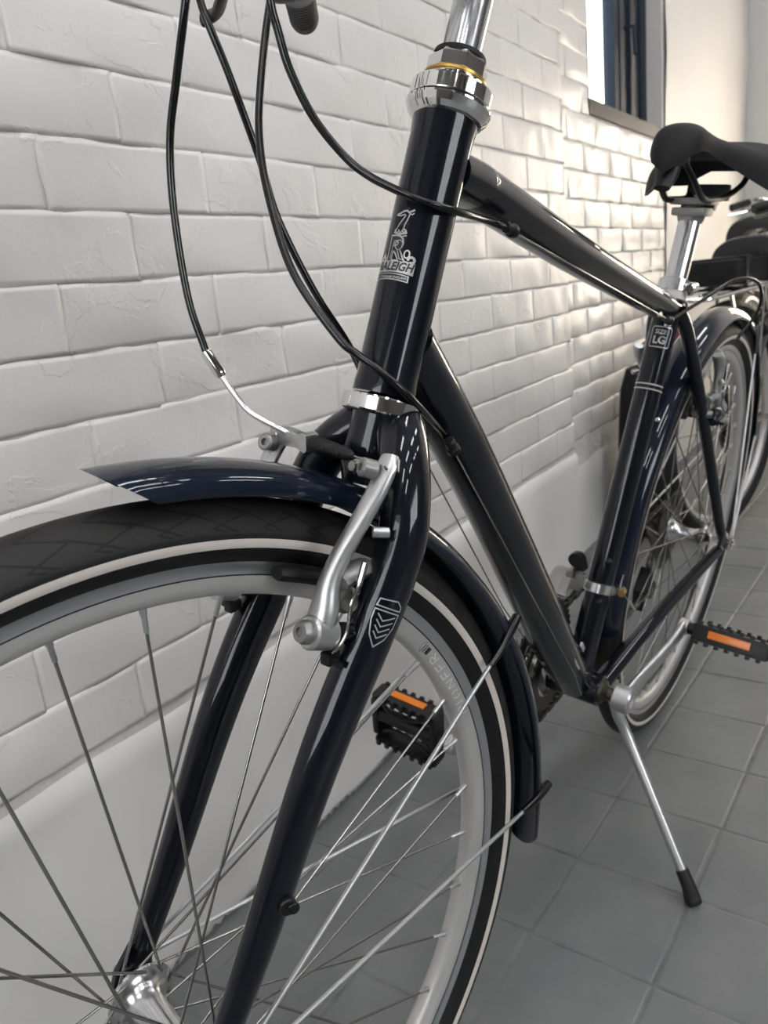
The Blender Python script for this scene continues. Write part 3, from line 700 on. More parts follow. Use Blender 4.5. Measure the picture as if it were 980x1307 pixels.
# --- linear-pull brake; frame: org pivot axis, ax = along pivot axis (out of blade), ay = along arm, az = sideways out
def vbrake(T, sg, padang=None, label=None, wheelfn=None):
    """T(x,y,z)->bike point in the wheel frame; sg side."""
    nf = V(.9325, 0, .3612); up = V(-.47, 0, .883); B0 = V(-.1345, .0500, .2520)
    def P(f_, u_, s_): q = B0+nf*f_+up*u_+V(0, s_, 0); return T(q[0], q[1]*sg, q[2])
    m = MB(); m.cyl(P(.004, 0, 0), P(.026, 0, 0), .0068, 18); boss = part('brake_boss', m, 'paint')
    # arm
    m = MB()
    m.lathe([(.0090, 0), (.0104, .0015), (.0104, .0165), (.0090, .018)], P(.024, 0, 0), P(.05, 0, 0)-P(.024, 0, 0), 28)
    wv = P(0, 0, .01)-P(0, 0, 0)
    m.tube([P(.033, .002, -.001), P(.034, .014, -.001), P(.036, .030, -.002), P(.035, .048, -.001), P(.032, .070, .002), P(.029, .090, .004), P(.027, .104, .003), P(.026, .110, .002)],
           [(.0100, .0085), (.0092, .0080), (.0070, .0068), (.0062, .0060), (.0066, .0055), (.0072, .0050), (.0078, .0048), (.0060, .0040)], 16, smooth=5, ref=tuple(P(1, 0, 0)-P(0, 0, 0)))
    arm = part('brake_arm', m, 'alloy', label=label)
    m = MB(); m.lathe([(.0068, 0), (.0072, .001), (.0072, .0035), (.0058, .0065), (.0030, .0068), (.0028, .0052), (.0004, .0050)], P(.0415, 0, 0), P(.05, 0, 0)-P(.0415, 0, 0), 24); obj('pivot_bolt', m, 'grey_alloy', arm, off=OFF)
    m = MB(); m.tube([P(.022, -.012, .003), P(.0245, -.008, .009), P(.0235, .004, .012), P(.0225, .020, .007), P(.0235, .032, .009), P(.024, .042, .008)], .0011, 8, smooth=6)
    m.tube([P(.0235, .034, .009), P(.0240, .046, .0085)], .0022, 8)
    obj('return_spring', m, 'steel_spoke', arm, off=OFF)
    m = MB(); m.box(P(.020, -.014, .002), (.010, .007, .008), None, .001); m.cyl(P(.020, -.016, .0), P(.020, -.016, .012), .0022, 10); obj('spring_adjuster', m, 'plastic', arm, off=OFF)
    # clamp at the top
    m = MB(); m.lathe([(.0052, 0), (.0058, .0008), (.0058, .009), (.0045, .010), (.0025, .010), (.0022, .007)], P(.033, .100, .001), P(.045, .100, -.003)-P(.033, .100, .001), 18); obj('cable_clamp_bolt', m, 'grey_alloy', arm, off=OFF)
    # shoe
    m = MB(); cx = lambda a, r, y: T(r*math.cos(a), y*sg, r*math.sin(a)); aa = math.radians(115.5)
    pts = [cx(aa+t, .3095, .0172) for t in (-.118, -.112, -.06, 0, .05, .095, .100)]
    m.tube(pts, [(.002, .003), (.0046, .0066), (.0050, .0074), (.0052, .0076), (.0050, .0074), (.0046, .0066), (.002, .003)], 12, smooth=3, ref=tuple(T(0, 1, 0)-T(0, 0, 0)))
    shoe = obj('brake_shoe', m, 'rubber', arm, off=OFF)
    pc = cx(aa+.045, .3070, .0200); po = P(.016, .036, .012)
    c1 = cx(aa+.037, .3020, .0200); c2 = cx(aa+.030, .3010, .0560)
    m = MB(); m.tube([P(.030, .030, -.003), P(.018, .036, -.006), P(.006, .040, -.008)], [(.006, .009)]*3, 12, smooth=3, ref=tuple(P(0, 0, 1)-P(0, 0, 0))); m.cyl(P(.024, .064, .006), P(.016, .066, .012), .0034, 14, .0006); obj('shoe_bracket', m, 'alloy', arm, off=OFF)
    d = c2-c1
    m = MB(); m.lathe([(.0040, 0), (.0075, .006), (.0085, .0085), (.0088, .012), (.0088, .0145), (.0070, .016), (.0062, .017), (.0055, .0290), (.0050, .0310), (.0026, .0310), (.0024, .0270)], c1, d, 20)
    obj('shoe_nut', m, 'grey_alloy', arm, off=OFF)
    return P
Pf = vbrake(lp, 1, label='satin silver brake arm on the near fork blade'); Pr = vbrake(lp, -1)
def rT(x, y, z):   # rear brake sits on the seat stays: turn the pattern round the rear axle
    a = math.radians(-63.5); xx = x; ang = a
    # mirror fore-aft so the arm is behind the stay
    X = -x; c, s_ = math.cos(math.radians(-8)), math.sin(math.radians(-8))
    X2 = X*c-z*s_; Z2 = X*s_+z*c
    return RR+V(X2, y, Z2)
# (rear arms lean back over the wheel, behind the seat stays)
Qf = vbrake(rT, 1); Qr = vbrake(rT, -1)
# front noodle, link and boot
def unproj_free(*a): pass
nd = [V(.5110, -.0960, .4700), V(.5090, -.0865, .4584), V(.5072, -.0766, .4475), V(.5045, -.0659, .4386), V(.5025, -.0510, .4325), V(.5010, -.0380, .4295)]
tl = Pr(.030, .108, 0); tn = Pf(.030, .104, 0)
dd_ = nrm(tn-tl)
m = MB(); npts = [V(.5115, -.0985, .4745), V(.5098, -.0895, .4625), V(.5075, -.0785, .4495), V(.5045, -.0670, .4390), tl+V(.006, .012, .004), tl+dd_*.030]
m.tube(npts, [.0020, .0020, .0020, .0020, .0020, .0020], 12, smooth=6); nood = part('brake_noodle', m, 'polished')
m = MB(); fe = nrm(V(.509, -.0865, .4584)-V(.5115, -.0985, .4745)); m.lathe([(.0030, 0), (.0041, .001), (.0041, .017), (.0036, .019), (.0025, .020)], V(.5119, -.1010, .4775), fe, 20); obj('ferrule', m, 'chrome', nood, off=OFF)
m = MB(); sidev = nrm(np.cross(dd_, V(0, 0, 1))); upv = np.cross(sidev, dd_)
for sd in (-1, 1): m.plate([(-.006, -.0045), (.000, -.0058), (.024, -.0045), (.032, -.0065), (.035, -.0040), (.035, .0055), (.030, .0065), (.022, .0042), (.000, .0052), (-.005, .0040)], .0012, tl+sidev*.0046*sd, dd_, upv, .0004)
m.cyl(tl-sidev*.006, tl+sidev*.006, .0032, 14, .0006); m.box(tl+dd_*.0335, (.0016, .0100, .0110), np.stack([dd_, sidev, upv], 1), .0004)
obj('noodle_carrier', m, 'alloy', nood, off=OFF)
m = MB(); prb = []
for k in range(10):
    h = .0035*k; prb += [(.0052-.00016*k, h), (.0058-.00016*k, h+.0012), (.0052-.00016*k, h+.0030)]
L_ = np.linalg.norm(tn-tl)
m.lathe([(.003, 0)]+prb+[(.0035, .036), (.0015, .040)], tl+dd_*.036, dd_, 18); obj('rubber_boot', m, 'rubber', nood, off=OFF)
m = MB(); m.tube([tl+dd_*.07, tn+dd_*.004-V(0, 0, .0), tn+dd_*.010+EX*.004], .0009, 6); m.lathe([(.003, 0), (.0048, .0005), (.0048, .002), (.003, .003), (.003, .006)], tn-dd_*.010+EX*.008-EZ*.002, EX+EZ*.3, 14); obj('brake_inner_cable', m, 'steel_spoke', nood, off=OFF)

# --- cables
def cable(name, pts, r=.0026, mt='housing'):
    m = MB(); m.tube([V(*p) for p in pts], r, 12, smooth=8); return part(name, m, mt)
cable('front_brake_cable', [(.462, -.135, .735), (.4900, -.1180, .7150), (.5032, -.1116, .679), (.5038, -.1231, .6391), (.5056, -.1304, .6045), (.5092, -.1267, .5631), (.5122, -.1147, .5106), (.5119, -.1010, .4775)])
cable('gear_cable', [(.420, -.170, .728), (.4560, -.1530, .7200), (.4661, -.1399, .689), (.4603, -.1238, .6492), (.448, -.1099, .5989), (.4401, -.1005, .5596), (.4275, -.0797, .5133), (.4155, -.0570, .4759), (.4120, -.0380, .4440), (.4050, -.0200, .4260), (.3990, -.0130, .4160)])
cable('gear_cable', [(.425, .120, .770), (0.4336, -0.0777, 0.7489), (0.435, -0.0961, 0.7175), (0.44, -0.1036, 0.6902), (0.4572, -0.097, 0.6436), (0.4688, -0.0887, 0.6064), (0.4757, -0.074, 0.5694), (0.4817, -0.0495, 0.5283), (0.4791, -0.0164, 0.4925), (0.4749, -0.004, 0.4828), (0.4706, 0.0083, 0.4749), (0.4634, 0.0217, 0.4633), (0.4513, 0.0261, 0.4519), (0.4205, 0.0208, 0.4331), (0.3918, 0.0129, 0.4169), (.3990, .0230, .4125)])
cable('rear_brake_cable', [(.430, .150, .780), (0.4684, -0.0711, 0.7346), (0.4744, -0.0719, 0.7036), (0.4744, -0.0715, 0.6804), (0.4717, -0.0683, 0.6646), (0.4689, -0.0619, 0.6442), (0.4617, -0.0498, 0.6191), (0.4519, -0.0329, 0.5977), (0.4467, -0.0185, 0.5872), (0.4412, -0.0043, 0.5804), (0.4354, 0.0095, 0.5749), (0.4257, 0.0207, 0.5704), (0.4026, 0.0242, 0.5671), (0.3493, 0.0137, 0.5624), (.3300, .0203, .5578)])
stop(V(.3270, .0200, .5572), V(-1, 0, -.26), tt); stop(V(.3970, .0232, .4110), V(-.66, 0, -.75), dt); stop(V(.3940, -.0120, .4100), V(-.66, 0, -.75), dt, .0058)
def inner(pts): m = MB(); m.tube([V(*p) for p in pts], .0007, 6); part('inner_cable', m, 'steel_spoke')
inner([(.3200, .0200, .5550), (-.100, .0185, .4560)]); inner([(.392, .0235, .405), (.0900, .0265, .070), (.030, .020, .004)]); inner([(.389, -.0120, .404), (.206, -.016, .190), (.070, -.030, .062), (.030, -.024, .010)])
stop(V(-.104, .0175, .4550), V(-1, 0, -.2), tt, .0042)
cable('rear_brake_cable', [(-.110, .0175, .4540), (-.200, .026, .470), (-.290, .045, .494), (-.360, .060, .486), (-.392, .060, .450), (-.385, .040, .405)], .0024)
# --- seatpost, clamp, saddle
m = MB(); m.cyl(US*.46, US*.610, .0135, 32); sp_ = part('seatpost', m, 'polished')
m = MB(); m.lathe([(.0165, 0), (.0185, .001), (.0185, .010), (.0165, .011)], US*.498, US, 36); part('seat_tube_shim', m, 'stripe')
m = MB(); m.lathe([(.0170, 0), (.0195, .001), (.0195, .0150), (.0175, .016)], US*.508, US, 36); m.box(US*.516+V(.002, .0215, 0), (.016, .012, .013), None, .003)
scl = part('seat_clamp', m, 'polished'); m = MB(); m.cyl(US*.516+V(-.008, .023, 0), US*.516+V(.014, .023, 0), .0068, 18, .002); obj('clamp_bolt', m, 'chrome', scl, off=OFF)
PH = US*.598
m = MB(); m.lathe([(.0135, -.004), (.0160, .002), (.0170, .010), (.015, .016)], PH, US, 24); m.box(PH+V(-.004, 0, .010), (.044, .040, .010), None, .004); m.box(PH+V(-.006, 0, .022), (.040, .050, .008), None, .003); m.cyl(PH+V(-.030, -.02, .018), PH+V(-.030, .02, .018), .006, 14)
m.cyl(PH+V(-.022, .0, -.006), PH+V(-.022, .0, .03), .006, 12)
obj('saddle_clamp', m, 'grey_alloy', sp_, off=OFF)
# saddle shell by cross sections (x from nose to tail)
def saddle_mesh(x_nose, x_tail, zf, length_scale=1.0, wr=.098):
    m = MB(); secs = 26; K = 22; vs = []
    for i in range(secs+1):
        t = i/secs
        sg_ = lambda c0, k0: 1/(1+math.exp(-(t-c0)*k0))
        hw = .0265*math.sqrt(min(1, t/.10))*.9+.003 if t < .10 else .0265*.9+.003+.004*(t-.10)
        hw += (wr-.030)*sg_(.62, 12)
        if t > .93: hw *= math.sqrt(max(0, 1-((t-.93)/.075)**2))*.75+.25
        x = x_nose+(x_tail-x_nose)*t
        zt = zf+.016*math.sin(min(1, t/.18)*PI/2)-.011*math.sin(max(0, min(1, (t-.22)/.50))*PI/2)+.010*max(0, (t-.72)/.28)
        if t < .10: zt -= .028*(1-t/.10)**2
        drop = .029+.038*sg_(.62, 13)
        if t > .93: zt -= .022*((t-.93)/.07)**2; drop *= 1-.5*(t-.93)/.07
        if t < .10: drop = .008+.021*math.sqrt(t/.10)
        for k in range(K+1):
            a = PI*k/K; cy = math.cos(a); sy = math.sin(a)
            y = hw*(abs(cy)**.72)*(1 if cy > 0 else -1); z = zt-drop*(1-sy**.75)
            vs.append((x, y, z))
    W = K+1; fs = [(i*W+k, i*W+k+1, (i+1)*W+k+1, (i+1)*W+k) for i in range(secs) for k in range(K)]
    o2 = len(vs); Bn = 7      # hollow underside arching up between the two lower edges
    for i in range(secs+1):
        a0_, a1_ = np.array(vs[i*W]), np.array(vs[i*W+K]); ztop = max(v[2] for v in vs[i*W:i*W+W])
        for q in range(1, Bn): t = q/Bn; p_ = a0_+(a1_-a0_)*t; p_[2] += (ztop-.012-a0_[2])*min(1, math.sin(t*PI)*1.3)*.85; vs.append(tuple(p_))
    bi = lambda i, q: i*W if q == 0 else (i*W+K if q == Bn else o2+i*(Bn-1)+q-1)
    fs += [(bi(i, q), bi(i+1, q), bi(i+1, q+1), bi(i, q+1)) for i in range(secs) for q in range(Bn)]
    for i in (0, secs): fs.append(tuple([i*W+k for k in range(W)]+[bi(i, q) for q in range(Bn-1, 0, -1)]))
    m.add(vs, fs); return m
sx0, sx1, szf = -.062, -.335, .651
m = saddle_mesh(sx0, sx1, szf); sad = part('saddle', m, 'matt_black', sharp=50)
m = MB()
for sg in (1, -1):
    m.tube([V(-.098, .008*sg, .632), V(-.116, .018*sg, .610), V(-.150, .022*sg, .591), V(-.190, .0225*sg, .590), V(-.245, .0225*sg, .594), V(-.285, .032*sg, .610), V(-.300, .036*sg, .630)], .0037, 10, smooth=6)
obj('saddle_rails', m, 'plastic', sad, off=OFF)
m = MB(); m.tube([V(-.082, 0, .632), V(-.078, 0, .614), V(-.066, 0, .598)], [(.013, .010), (.013, .009), (.009, .005)], 14, smooth=4); m.box(V(-.098, 0, .628), (.03, .026, .008), None, .003); obj('nose_bracket', m, 'plastic', sad, off=OFF)
m = MB(); m.box(V(-.262, .0, .600), (.012, .05, .02), None, .004); obj('saddle_bumper', m, 'plastic', sad, off=OFF)
# --- cranks, pedals, drive side
CA = V(-.1655, 0, .0390)
def crank(sg):
    e = CA*(1 if sg > 0 else -1); d = nrm(e)
    m = MB(); m.lathe([(.0135, 0), (.0172, .0015), (.0172, .0200), (.0150, .0225), (.0085, .0225), (.0080, .0185)], V(0, .052*sg, 0), V(0, sg, 0), 32)
    m.tube([V(0, .066*sg, 0)+d*.010, V(0, .070*sg, 0)+d*.045, V(0, .077*sg, 0)+d*.090, V(0, .083*sg, 0)+d*.135, V(0, .085*sg, 0)+d*.166], [(.0150, .0072), (.0125, .0066), (.0108, .0062), (.0105, .0060), (.0125, .0062)], 18, smooth=5, ref=(0, 1, 0))
    m.cyl(V(0, .079*sg, 0)+e, V(0, .0915*sg, 0)+e, .0118, 24, .001)
    c = part('crank_arm', m, 'alloy')
    return c
crank(1); crank(-1)
def pedal(sg, pitch):
    e = CA*(1 if sg > 0 else -1); c = e+V(0, .150*sg, 0); a = pitch
    R = np.array([[math.cos(a), 0, math.sin(a)], [0, 1, 0], [-math.sin(a), 0, math.cos(a)]])
    def L(x, y, z): return c+R@V(x, y*sg, z)
    m = MB()
    # outer cage with rounded plan, two side bars front and back, cross ribs
    m.cyl(L(0, -.058, 0), L(0, -.038, 0), .0085, 16); m.cyl(L(0, -.040, 0), L(0, .046, 0), .0100, 18, .002)
    for fx in (-1, 1):
        m.box(L(.036*fx, 0, 0), (.008, .092, .024), R, .003)
        for k in range(7): 
            for sz in (-1, 1): m.box(L(.036*fx, -.039+.013*k, .0135*sz), (.010, .0055, .005), R, .001)
    m.box(L(0, -.043, 0), (.070, .009, .022), R, .003); m.box(L(0, .045, 0), (.058, .010, .022), R, .004)
    for sz in (-1, 1):
        m.tube([L(-.034, -.040, .004*sz), L(-.016, -.010, .007*sz), L(-.014, .020, .007*sz), L(-.030, .042, .004*sz)], .0032, 8, smooth=4)
        m.tube([L(.034, -.040, .004*sz), L(.016, -.010, .007*sz), L(.014, .020, .007*sz), L(.030, .042, .004*sz)], .0032, 8, smooth=4)
    p = part('pedal', m, 'plastic')
    for fx in (-1, 1):
        m = MB(); m.box(L(.0405*fx, 0, .001), (.0022, .052, .0100), R, .0006); obj('pedal_reflector', m, 'amber', p, off=OFF)
pedal(1, math.radians(-24)); pedal(-1, math.radians(-82))
# chainrings with teeth
def ring(mb, C, r, teeth, y, th=.0025, hole=.6):
    n = teeth*2; vs = []
    for ys in (-th/2, th/2):
        for i in range(n):
            a = 2*PI*i/n; q = r+(.0022 if i % 2 else -.0030); vs.append(C+V(q*math.cos(a), y+ys, q*math.sin(a)))
        for i in range(n):
            a = 2*PI*i/n; q = r*hole; vs.append(C+V(q*math.cos(a), y+ys, q*math.sin(a)))
    fs = []
    for i in range(n):
        j = (i+1) % n; fs += [(i, j, n+j, n+i), (2*n+i, 3*n+i, 3*n+j, 2*n+j), (i, 2*n+i, 2*n+j, j), (n+i, n+j, 3*n+j, 3*n+i)]
    mb.add(vs, fs)
Z0 = V(0, 0, 0)
for (r, t, y) in ((.0970, 48, -.052), (.0770, 38, -.045), (.0570, 28, -.038)):
    m = MB(); ring(m, Z0, r, t, y, hole=.78 if r > .06 else .6); part('chainring', m, 'chain' if r < .09 else 'plastic')
m = MB()
for k in range(5):
    a = 2*PI*k/5+.4; d = V(math.cos(a), 0, math.sin(a)); m.tube([V(0, -.058, 0)+d*.012, V(0, -.055, 0)+d*.045, V(0, -.050, 0)+d*.080], [(.010, .004), (.007, .0035), (.006, .003)], 10, ref=(0, 1, 0))
part('chainring_spider', m, 'alloy')
m = MB()
for k, (r, y) in enumerate(((.056, -.0285), (.050, -.0325), (.044, -.0365), (.038, -.0405), (.033, -.0445), (.028, -.0485), (.024, -.0525))): ring(m, RR, r, int(r/.0021), y, .0018, .5)
m.cyl(RR+V(0, -.026, 0), RR+V(0, -.055, 0), .018, 20); part('cassette', m, 'chain')
# chain: run of separate links joined as one part
def chainpath():
    P = []; r1 = .0770; r2 = .044; c1 = Z0; c2 = RR; y1 = -.045; y2 = -.0365
    for i in range(30): a = math.radians(98-196*i/29); P.append(c1+V(r1*math.cos(a), y1, r1*math.sin(a)))
    lo = RR+V(.045, -.0365, -.115); P += [P[-1]+(lo-P[-1])*t for t in np.linspace(.03, 1, 30)]
    P += [RR+V(.012, -.0365, -.125), RR+V(.004, -.0365, -.105), RR+V(.020, -.0365, -.080), RR+V(.040, -.0365, -.060)]
    for i in range(18): a = math.radians(-40-225*i/17); P.append(c2+V(r2*math.cos(a), y2, r2*math.sin(a)))
    P += [P[-1]+(P[0]-P[-1])*t for t in np.linspace(.03, .97, 36)]
    return P
P_ = chainpath(); seglen = [0]
for i in range(1, len(P_)): seglen.append(seglen[-1]+np.linalg.norm(P_[i]-P_[i-1]))
m = MB(); nl = int(seglen[-1]/.0127); arr = np.array(P_); sl = np.array(seglen)
pos = lambda s_: np.array([np.interp(s_, sl, arr[:, k]) for k in range(3)])
for i in range(nl):
    a = pos(i*.0127); c = pos((i+1)*.0127); d = nrm(c-a); sd = V(0, 1, 0); u = np.cross(d, sd); wdt = .0026 if i % 2 else .0036
    for s_ in (-1, 1):
        m.box((a+c)/2+sd*wdt*s_, (.0165, .0010, .0078), np.stack([d, sd, u], 1))
    m.cyl(a-sd*.0040, a+sd*.0040, .0026, 6)
ch = part('chain', m, 'chain')
# front derailleur
m = MB(); FD = US*.128
m.lathe([(.0168, -.007), (.0190, -.006), (.0190, .006), (.0168, .007)], FD, US, 32); m.box(FD+V(-.010, .0215, -.002), (.014, .012, .012), None, .003)
fd = part('front_derailleur', m, 'polished')
m = MB(); m.cyl(FD+V(-.016, .026, -.002), FD+V(-.003, .0285, -.002), .0048, 6); obj('clamp_screw', m, 'brass', fd, off=OFF)
m = MB(); m.box(FD+V(.020, -.022, .008), (.018, .014, .016), None, .003); m.box(FD+V(.026, -.028, .024), (.024, .010, .010), None, .003); m.cyl(FD+V(.03, -.018, .024), FD+V(.042, -.012, .026), .005, 12); m.tube([FD+V(.035, -.040, -.010), FD+V(0, -.041, .010), FD+V(-.035, -.041, -.004)], [(.002, .010)]*3, 10, ref=(0, 1, 0), smooth=4); m.tube([FD+V(.035, -.050, -.010), FD+V(0, -.051, .010), FD+V(-.035, -.051, -.004)], [(.002, .012)]*3, 10, ref=(0, 1, 0), smooth=4)
obj('derailleur_cage', m, 'grey_alloy', fd, off=OFF)
m = MB(); m.tube([FD+V(.02, -.02, .03), FD+V(.028, -.022, .045), FD+V(.040, -.022, .046)], .009, 12, smooth=4); obj('derailleur_boot', m, 'plastic', fd, off=OFF)
m = MB(); m.tube([FD+V(-.022, .022, .016), FD+V(-.020, .020, -.004), FD+V(-.055, .030, -.040)], .0008, 6); m.tube([FD+V(-.048, .028, -.032), FD+V(-.060, .032, -.046)], .0018, 8); obj('cable_tail', m, 'alloy', fd, off=OFF)
# rear derailleur
m = MB(); m.box(RR+V(.006, -.082, -.040), (.030, .014, .050), None, .005); m.box(RR+V(.030, -.070, -.075), (.030, .016, .030), None, .005); m.tube([RR+V(.012, -.045, -.075), RR+V(.040, -.045, -.110), RR+V(.030, -.045, -.150)], [(.002, .012)]*3, 10, ref=(0, 1, 0)); m.cyl(RR+V(.010, -.043, -.115), RR+V(.010, -.031, -.115), .016, 14)
part('rear_derailleur', m, 'plastic')
m = MB(); m.lathe([(.058, 0), (.066, .002), (.070, .003)], RR+V(0, -.026, 0), V(0, 1, 0), 32); part('spoke_protector', m, 'plastic')
# kickstand
foot = from_world((0.012, 0.1925, 0.012)); k0 = V(-.034, .040, -.022); k1 = V(-.036, .052, -.052); k2 = k1+(foot-k1)*.10+V(-.004, .002, -.006)
m = MB(); m.tube([k0, k0+(k1-k0)*.5, k1, k2, k2+(foot-k2)*.5, foot+(k2-foot)*.06], [.0075, .0078, .0078, .0068, .0064, .0062], 16, smooth=5); ks = part('kickstand', m, 'alloy')
m = MB(); m.box(V(-.036, .022, -.016), (.030, .040, .020), None, .004); obj('stand_mount', m, 'alloy', ks, off=OFF)
fd_ = nrm(foot-k2); up_w = Rl.T@V(0, 0, 1)
m = MB(); m.tube([foot-fd_*.034, foot-fd_*.012, foot-fd_*.001-up_w*.004, foot+V(.004, .005, 0)-up_w*.006], [.0082, .0090, .0105, .0090], 16, smooth=4); obj('rubber_foot', m, 'rubber', ks, off=OFF)

# --- printed marks
def cylfn(P0, axis, fwd_, left_, r):
    def fn(u, v):
        a = u/r; return P0+axis*v+(fwd_*math.cos(a)+left_*math.sin(a))*r
    return fn
# head badge, centred on the front of the head tube
Yb = V(0, 1, 0); rb = .0206
hf = lambda dr: cylfn(A0+U*.5215, U, N0, Yb, rb+dr)
B_ = .0105
m = MB(); f1 = hf(.00035)
# banner, heron and R backing in silver
def grid_poly(mb, xl, xr, yb, yt, fn, n=8, curve=0.0, slant=0.0):
    vs = []
    for i in range(n+1):
        t = i/n; x = xl+(xr-xl)*t; dy = curve*math.sin(t*PI)+slant*(t-.5); vs += [fn(x, yb+dy), fn(x, yt+dy)]
    mb.add(vs, [(2*i, 2*i+2, 2*i+3, 2*i+1) for i in range(n)])
grid_poly(m, -.0150, .0140, -.0165, -.0088, f1, 10, .0008, -.0004); grid_poly(m, -.0142, .0118, -.0212, -.0170, f1, 10, .0006, -.0004)
m.ribbon(arcp(.0108, -.0072, .0022, .0018, -PI*.6, PI*1.1), .0016, f1)
m.ribbon([(-.0138, -.0088), (-.0105, -.0052), (-.0088, -.0080)], .0020, f1)
# heron: head, beak, neck, crest, collar
m.ribbon([(-.0068, .0202), (-.0035, .0212), (-.0012, .0225), (.0012, .0228), (.0030, .0215)], .0012, f1)
m.ribbon([(-.0068, .0202), (-.0030, .0196), (.0002, .0205)], .0009, f1)
m.ribbon([(.0026, .0218), (.0045, .0226), (.0062, .0236)], .0012, f1); m.ribbon([(.0030, .0210), (.0052, .0206), (.0062, .0216)], .0008, f1)
m.ribbon([(.0008, .0200), (-.0010, .0170), (-.0030, .0140), (-.0042, .0112), (-.0060, .0106)], .0008, f1)
m.ribbon([(.0034, .0205), (.0026, .0172), (.0014, .0140), (.0012, .0112), (.0030, .0106)], .0008, f1)
for dx in (-.0050, -.0022, .0006, .0030): m.ribbon([(dx-.001, .0088), (dx, .0106), (dx+.0012, .0088)], .0007, f1)
m.ribbon([(-.0058, .0092), (-.0010, .0080), (.0042, .0090)], .0012, f1); m.ribbon([(-.0056, .0072), (-.0008, .0060), (.0044, .0074)], .0007, f1)
# R in outline with a curl, little o
add_text(m, 'R', .0225, f1, -.0012, -.0020, 0, .0012); 
m.ribbon(arcp(.0072, -.0040, .0018, .0024, 0, 2*PI, 12)[:-1], .0009, f1, closed=True)
badge = obj('head_badge', m, 'silver_print', head, off=OFF, recalc=False, label='silver heron and R emblem above a RALEIGH NOTTINGHAM ENGLAND banner')
m = MB(); f2 = hf(.00060); add_text(m, 'R', .0218, f2, -.0012, -.0020, 0, .0003)
add_text(m, 'RALEIGH', .0074, f2, -.0004, -.0124, .25, .00022, .93); 
grid_poly(m, -.0135, .0111, -.0206, -.0176, f2, 10, .0006, -.0004)
obj('badge_lettering', m, 'dark_print', head, off=OFF, recalc=False)
m = MB(); f3 = hf(.00080); m.ribbon(arcp(.0006, .0012, .0026, .0030, -PI*.2, PI*1.5, 14), .0005, f3); m.ribbon([(.0002, -.0018), (.0030, -.0075), (.0062, -.0080)], .0005, f3); m.ribbon([(-.0038, .0040), (-.0042, -.0078)], .0005, f3)
add_text(m, 'NOTTINGHAM ENGLAND', .0021, f3, -.0012, -.0191, 0, .00003, 1.02); obj('badge_lettering', m, 'silver_print', head, off=OFF, recalc=False)
# fork shield
bp = lp(-.1452, .053, .2590); bup = nrm(lp(-.168, .0525, .298)-lp(-.1120, .053, .2080)); az_ = math.radians(62)
fdir = nrm(EX-bup*(EX@bup)); ldir = np.cross(bup, fdir)
c_f = fdir*math.cos(az_)+ldir*math.sin(az_); l_f = np.cross(bup, c_f)
def shf(u, v):
    r = .0160; a = u/.0155; return bp+bup*v+c_f*(math.cos(a)*.0155+.0006)+l_f*(math.sin(a)*.0155)
m = MB(); wv = .0008
m.ribbon([(-.0075, .0115), (-.0055, .0150), (.0055, .0150), (.0080, .0110), (.0078, .0080), (-.0076, .0080)][:0] or [(-.0078, .0092), (-.0070, .0135), (.0045, .0150), (.0082, .0122), (.0084, .0096)], wv, shf, closed=True)
m.ribbon([(-.0080, .0070), (.0084, .0074), (.0078, -.0010), (.0045, -.0090), (-.0010, -.0150), (-.0058, -.0085), (-.0080, 0)], wv, shf, closed=True)
for k in range(4): y0 = .0048-.0036*k; m.ribbon([(-.0052+.0003*k, y0), (-.0010, y0-.0036), (.0066-.0006*k, y0+.0006)], wv, shf)
part('fork_emblem', m, 'grey_print', recalc=False, label='grey outlined shield with chevrons on the fork')
# size sticker and twin bands on the seat tube
saz = math.radians(14); Xs = V(.9464, 0, .3231); cf = Xs*math.cos(saz)+Yb*math.sin(saz); lf = np.cross(US, cf)
sf = cylfn(US*.4500, US, cf, lf, .0168)
m = MB(); rr_ = [(-.0115, -.0125), (.0105, -.0125), (.0125, -.0105), (.0125, .0105), (.0105, .0125), (-.0105, .0125), (-.0125, .0105), (-.0125, -.0105)]
m.ribbon(rr_, .0010, sf, closed=True); add_text(m, 'SIZE', .0075, sf, -.001, .0060, 0, .00012); add_text(m, 'LG', .0130, sf, -.001, -.0042, 0, .0004)
part('size_sticker', m, 'silver_print', recalc=False, label='pale SIZE LG print on the seat tube')
m = MB()
for t in (.3915, .3855): m.lathe([(.0167, -.0007), (.0170, -.0006), (.0170, .0006), (.0167, .0007)], US*t, US, 36)
part('seat_tube_band', m, 'stripe')
for (y_, z_) in ((.5, 0),):
    m = MB(); m.box(V(.056, .0215, .086), (.018, .0020, .006), rotm(V(0, 1, 0), math.radians(-48)), .0004); obj('silver_sticker', m, 'silver_print', dt, off=OFF)

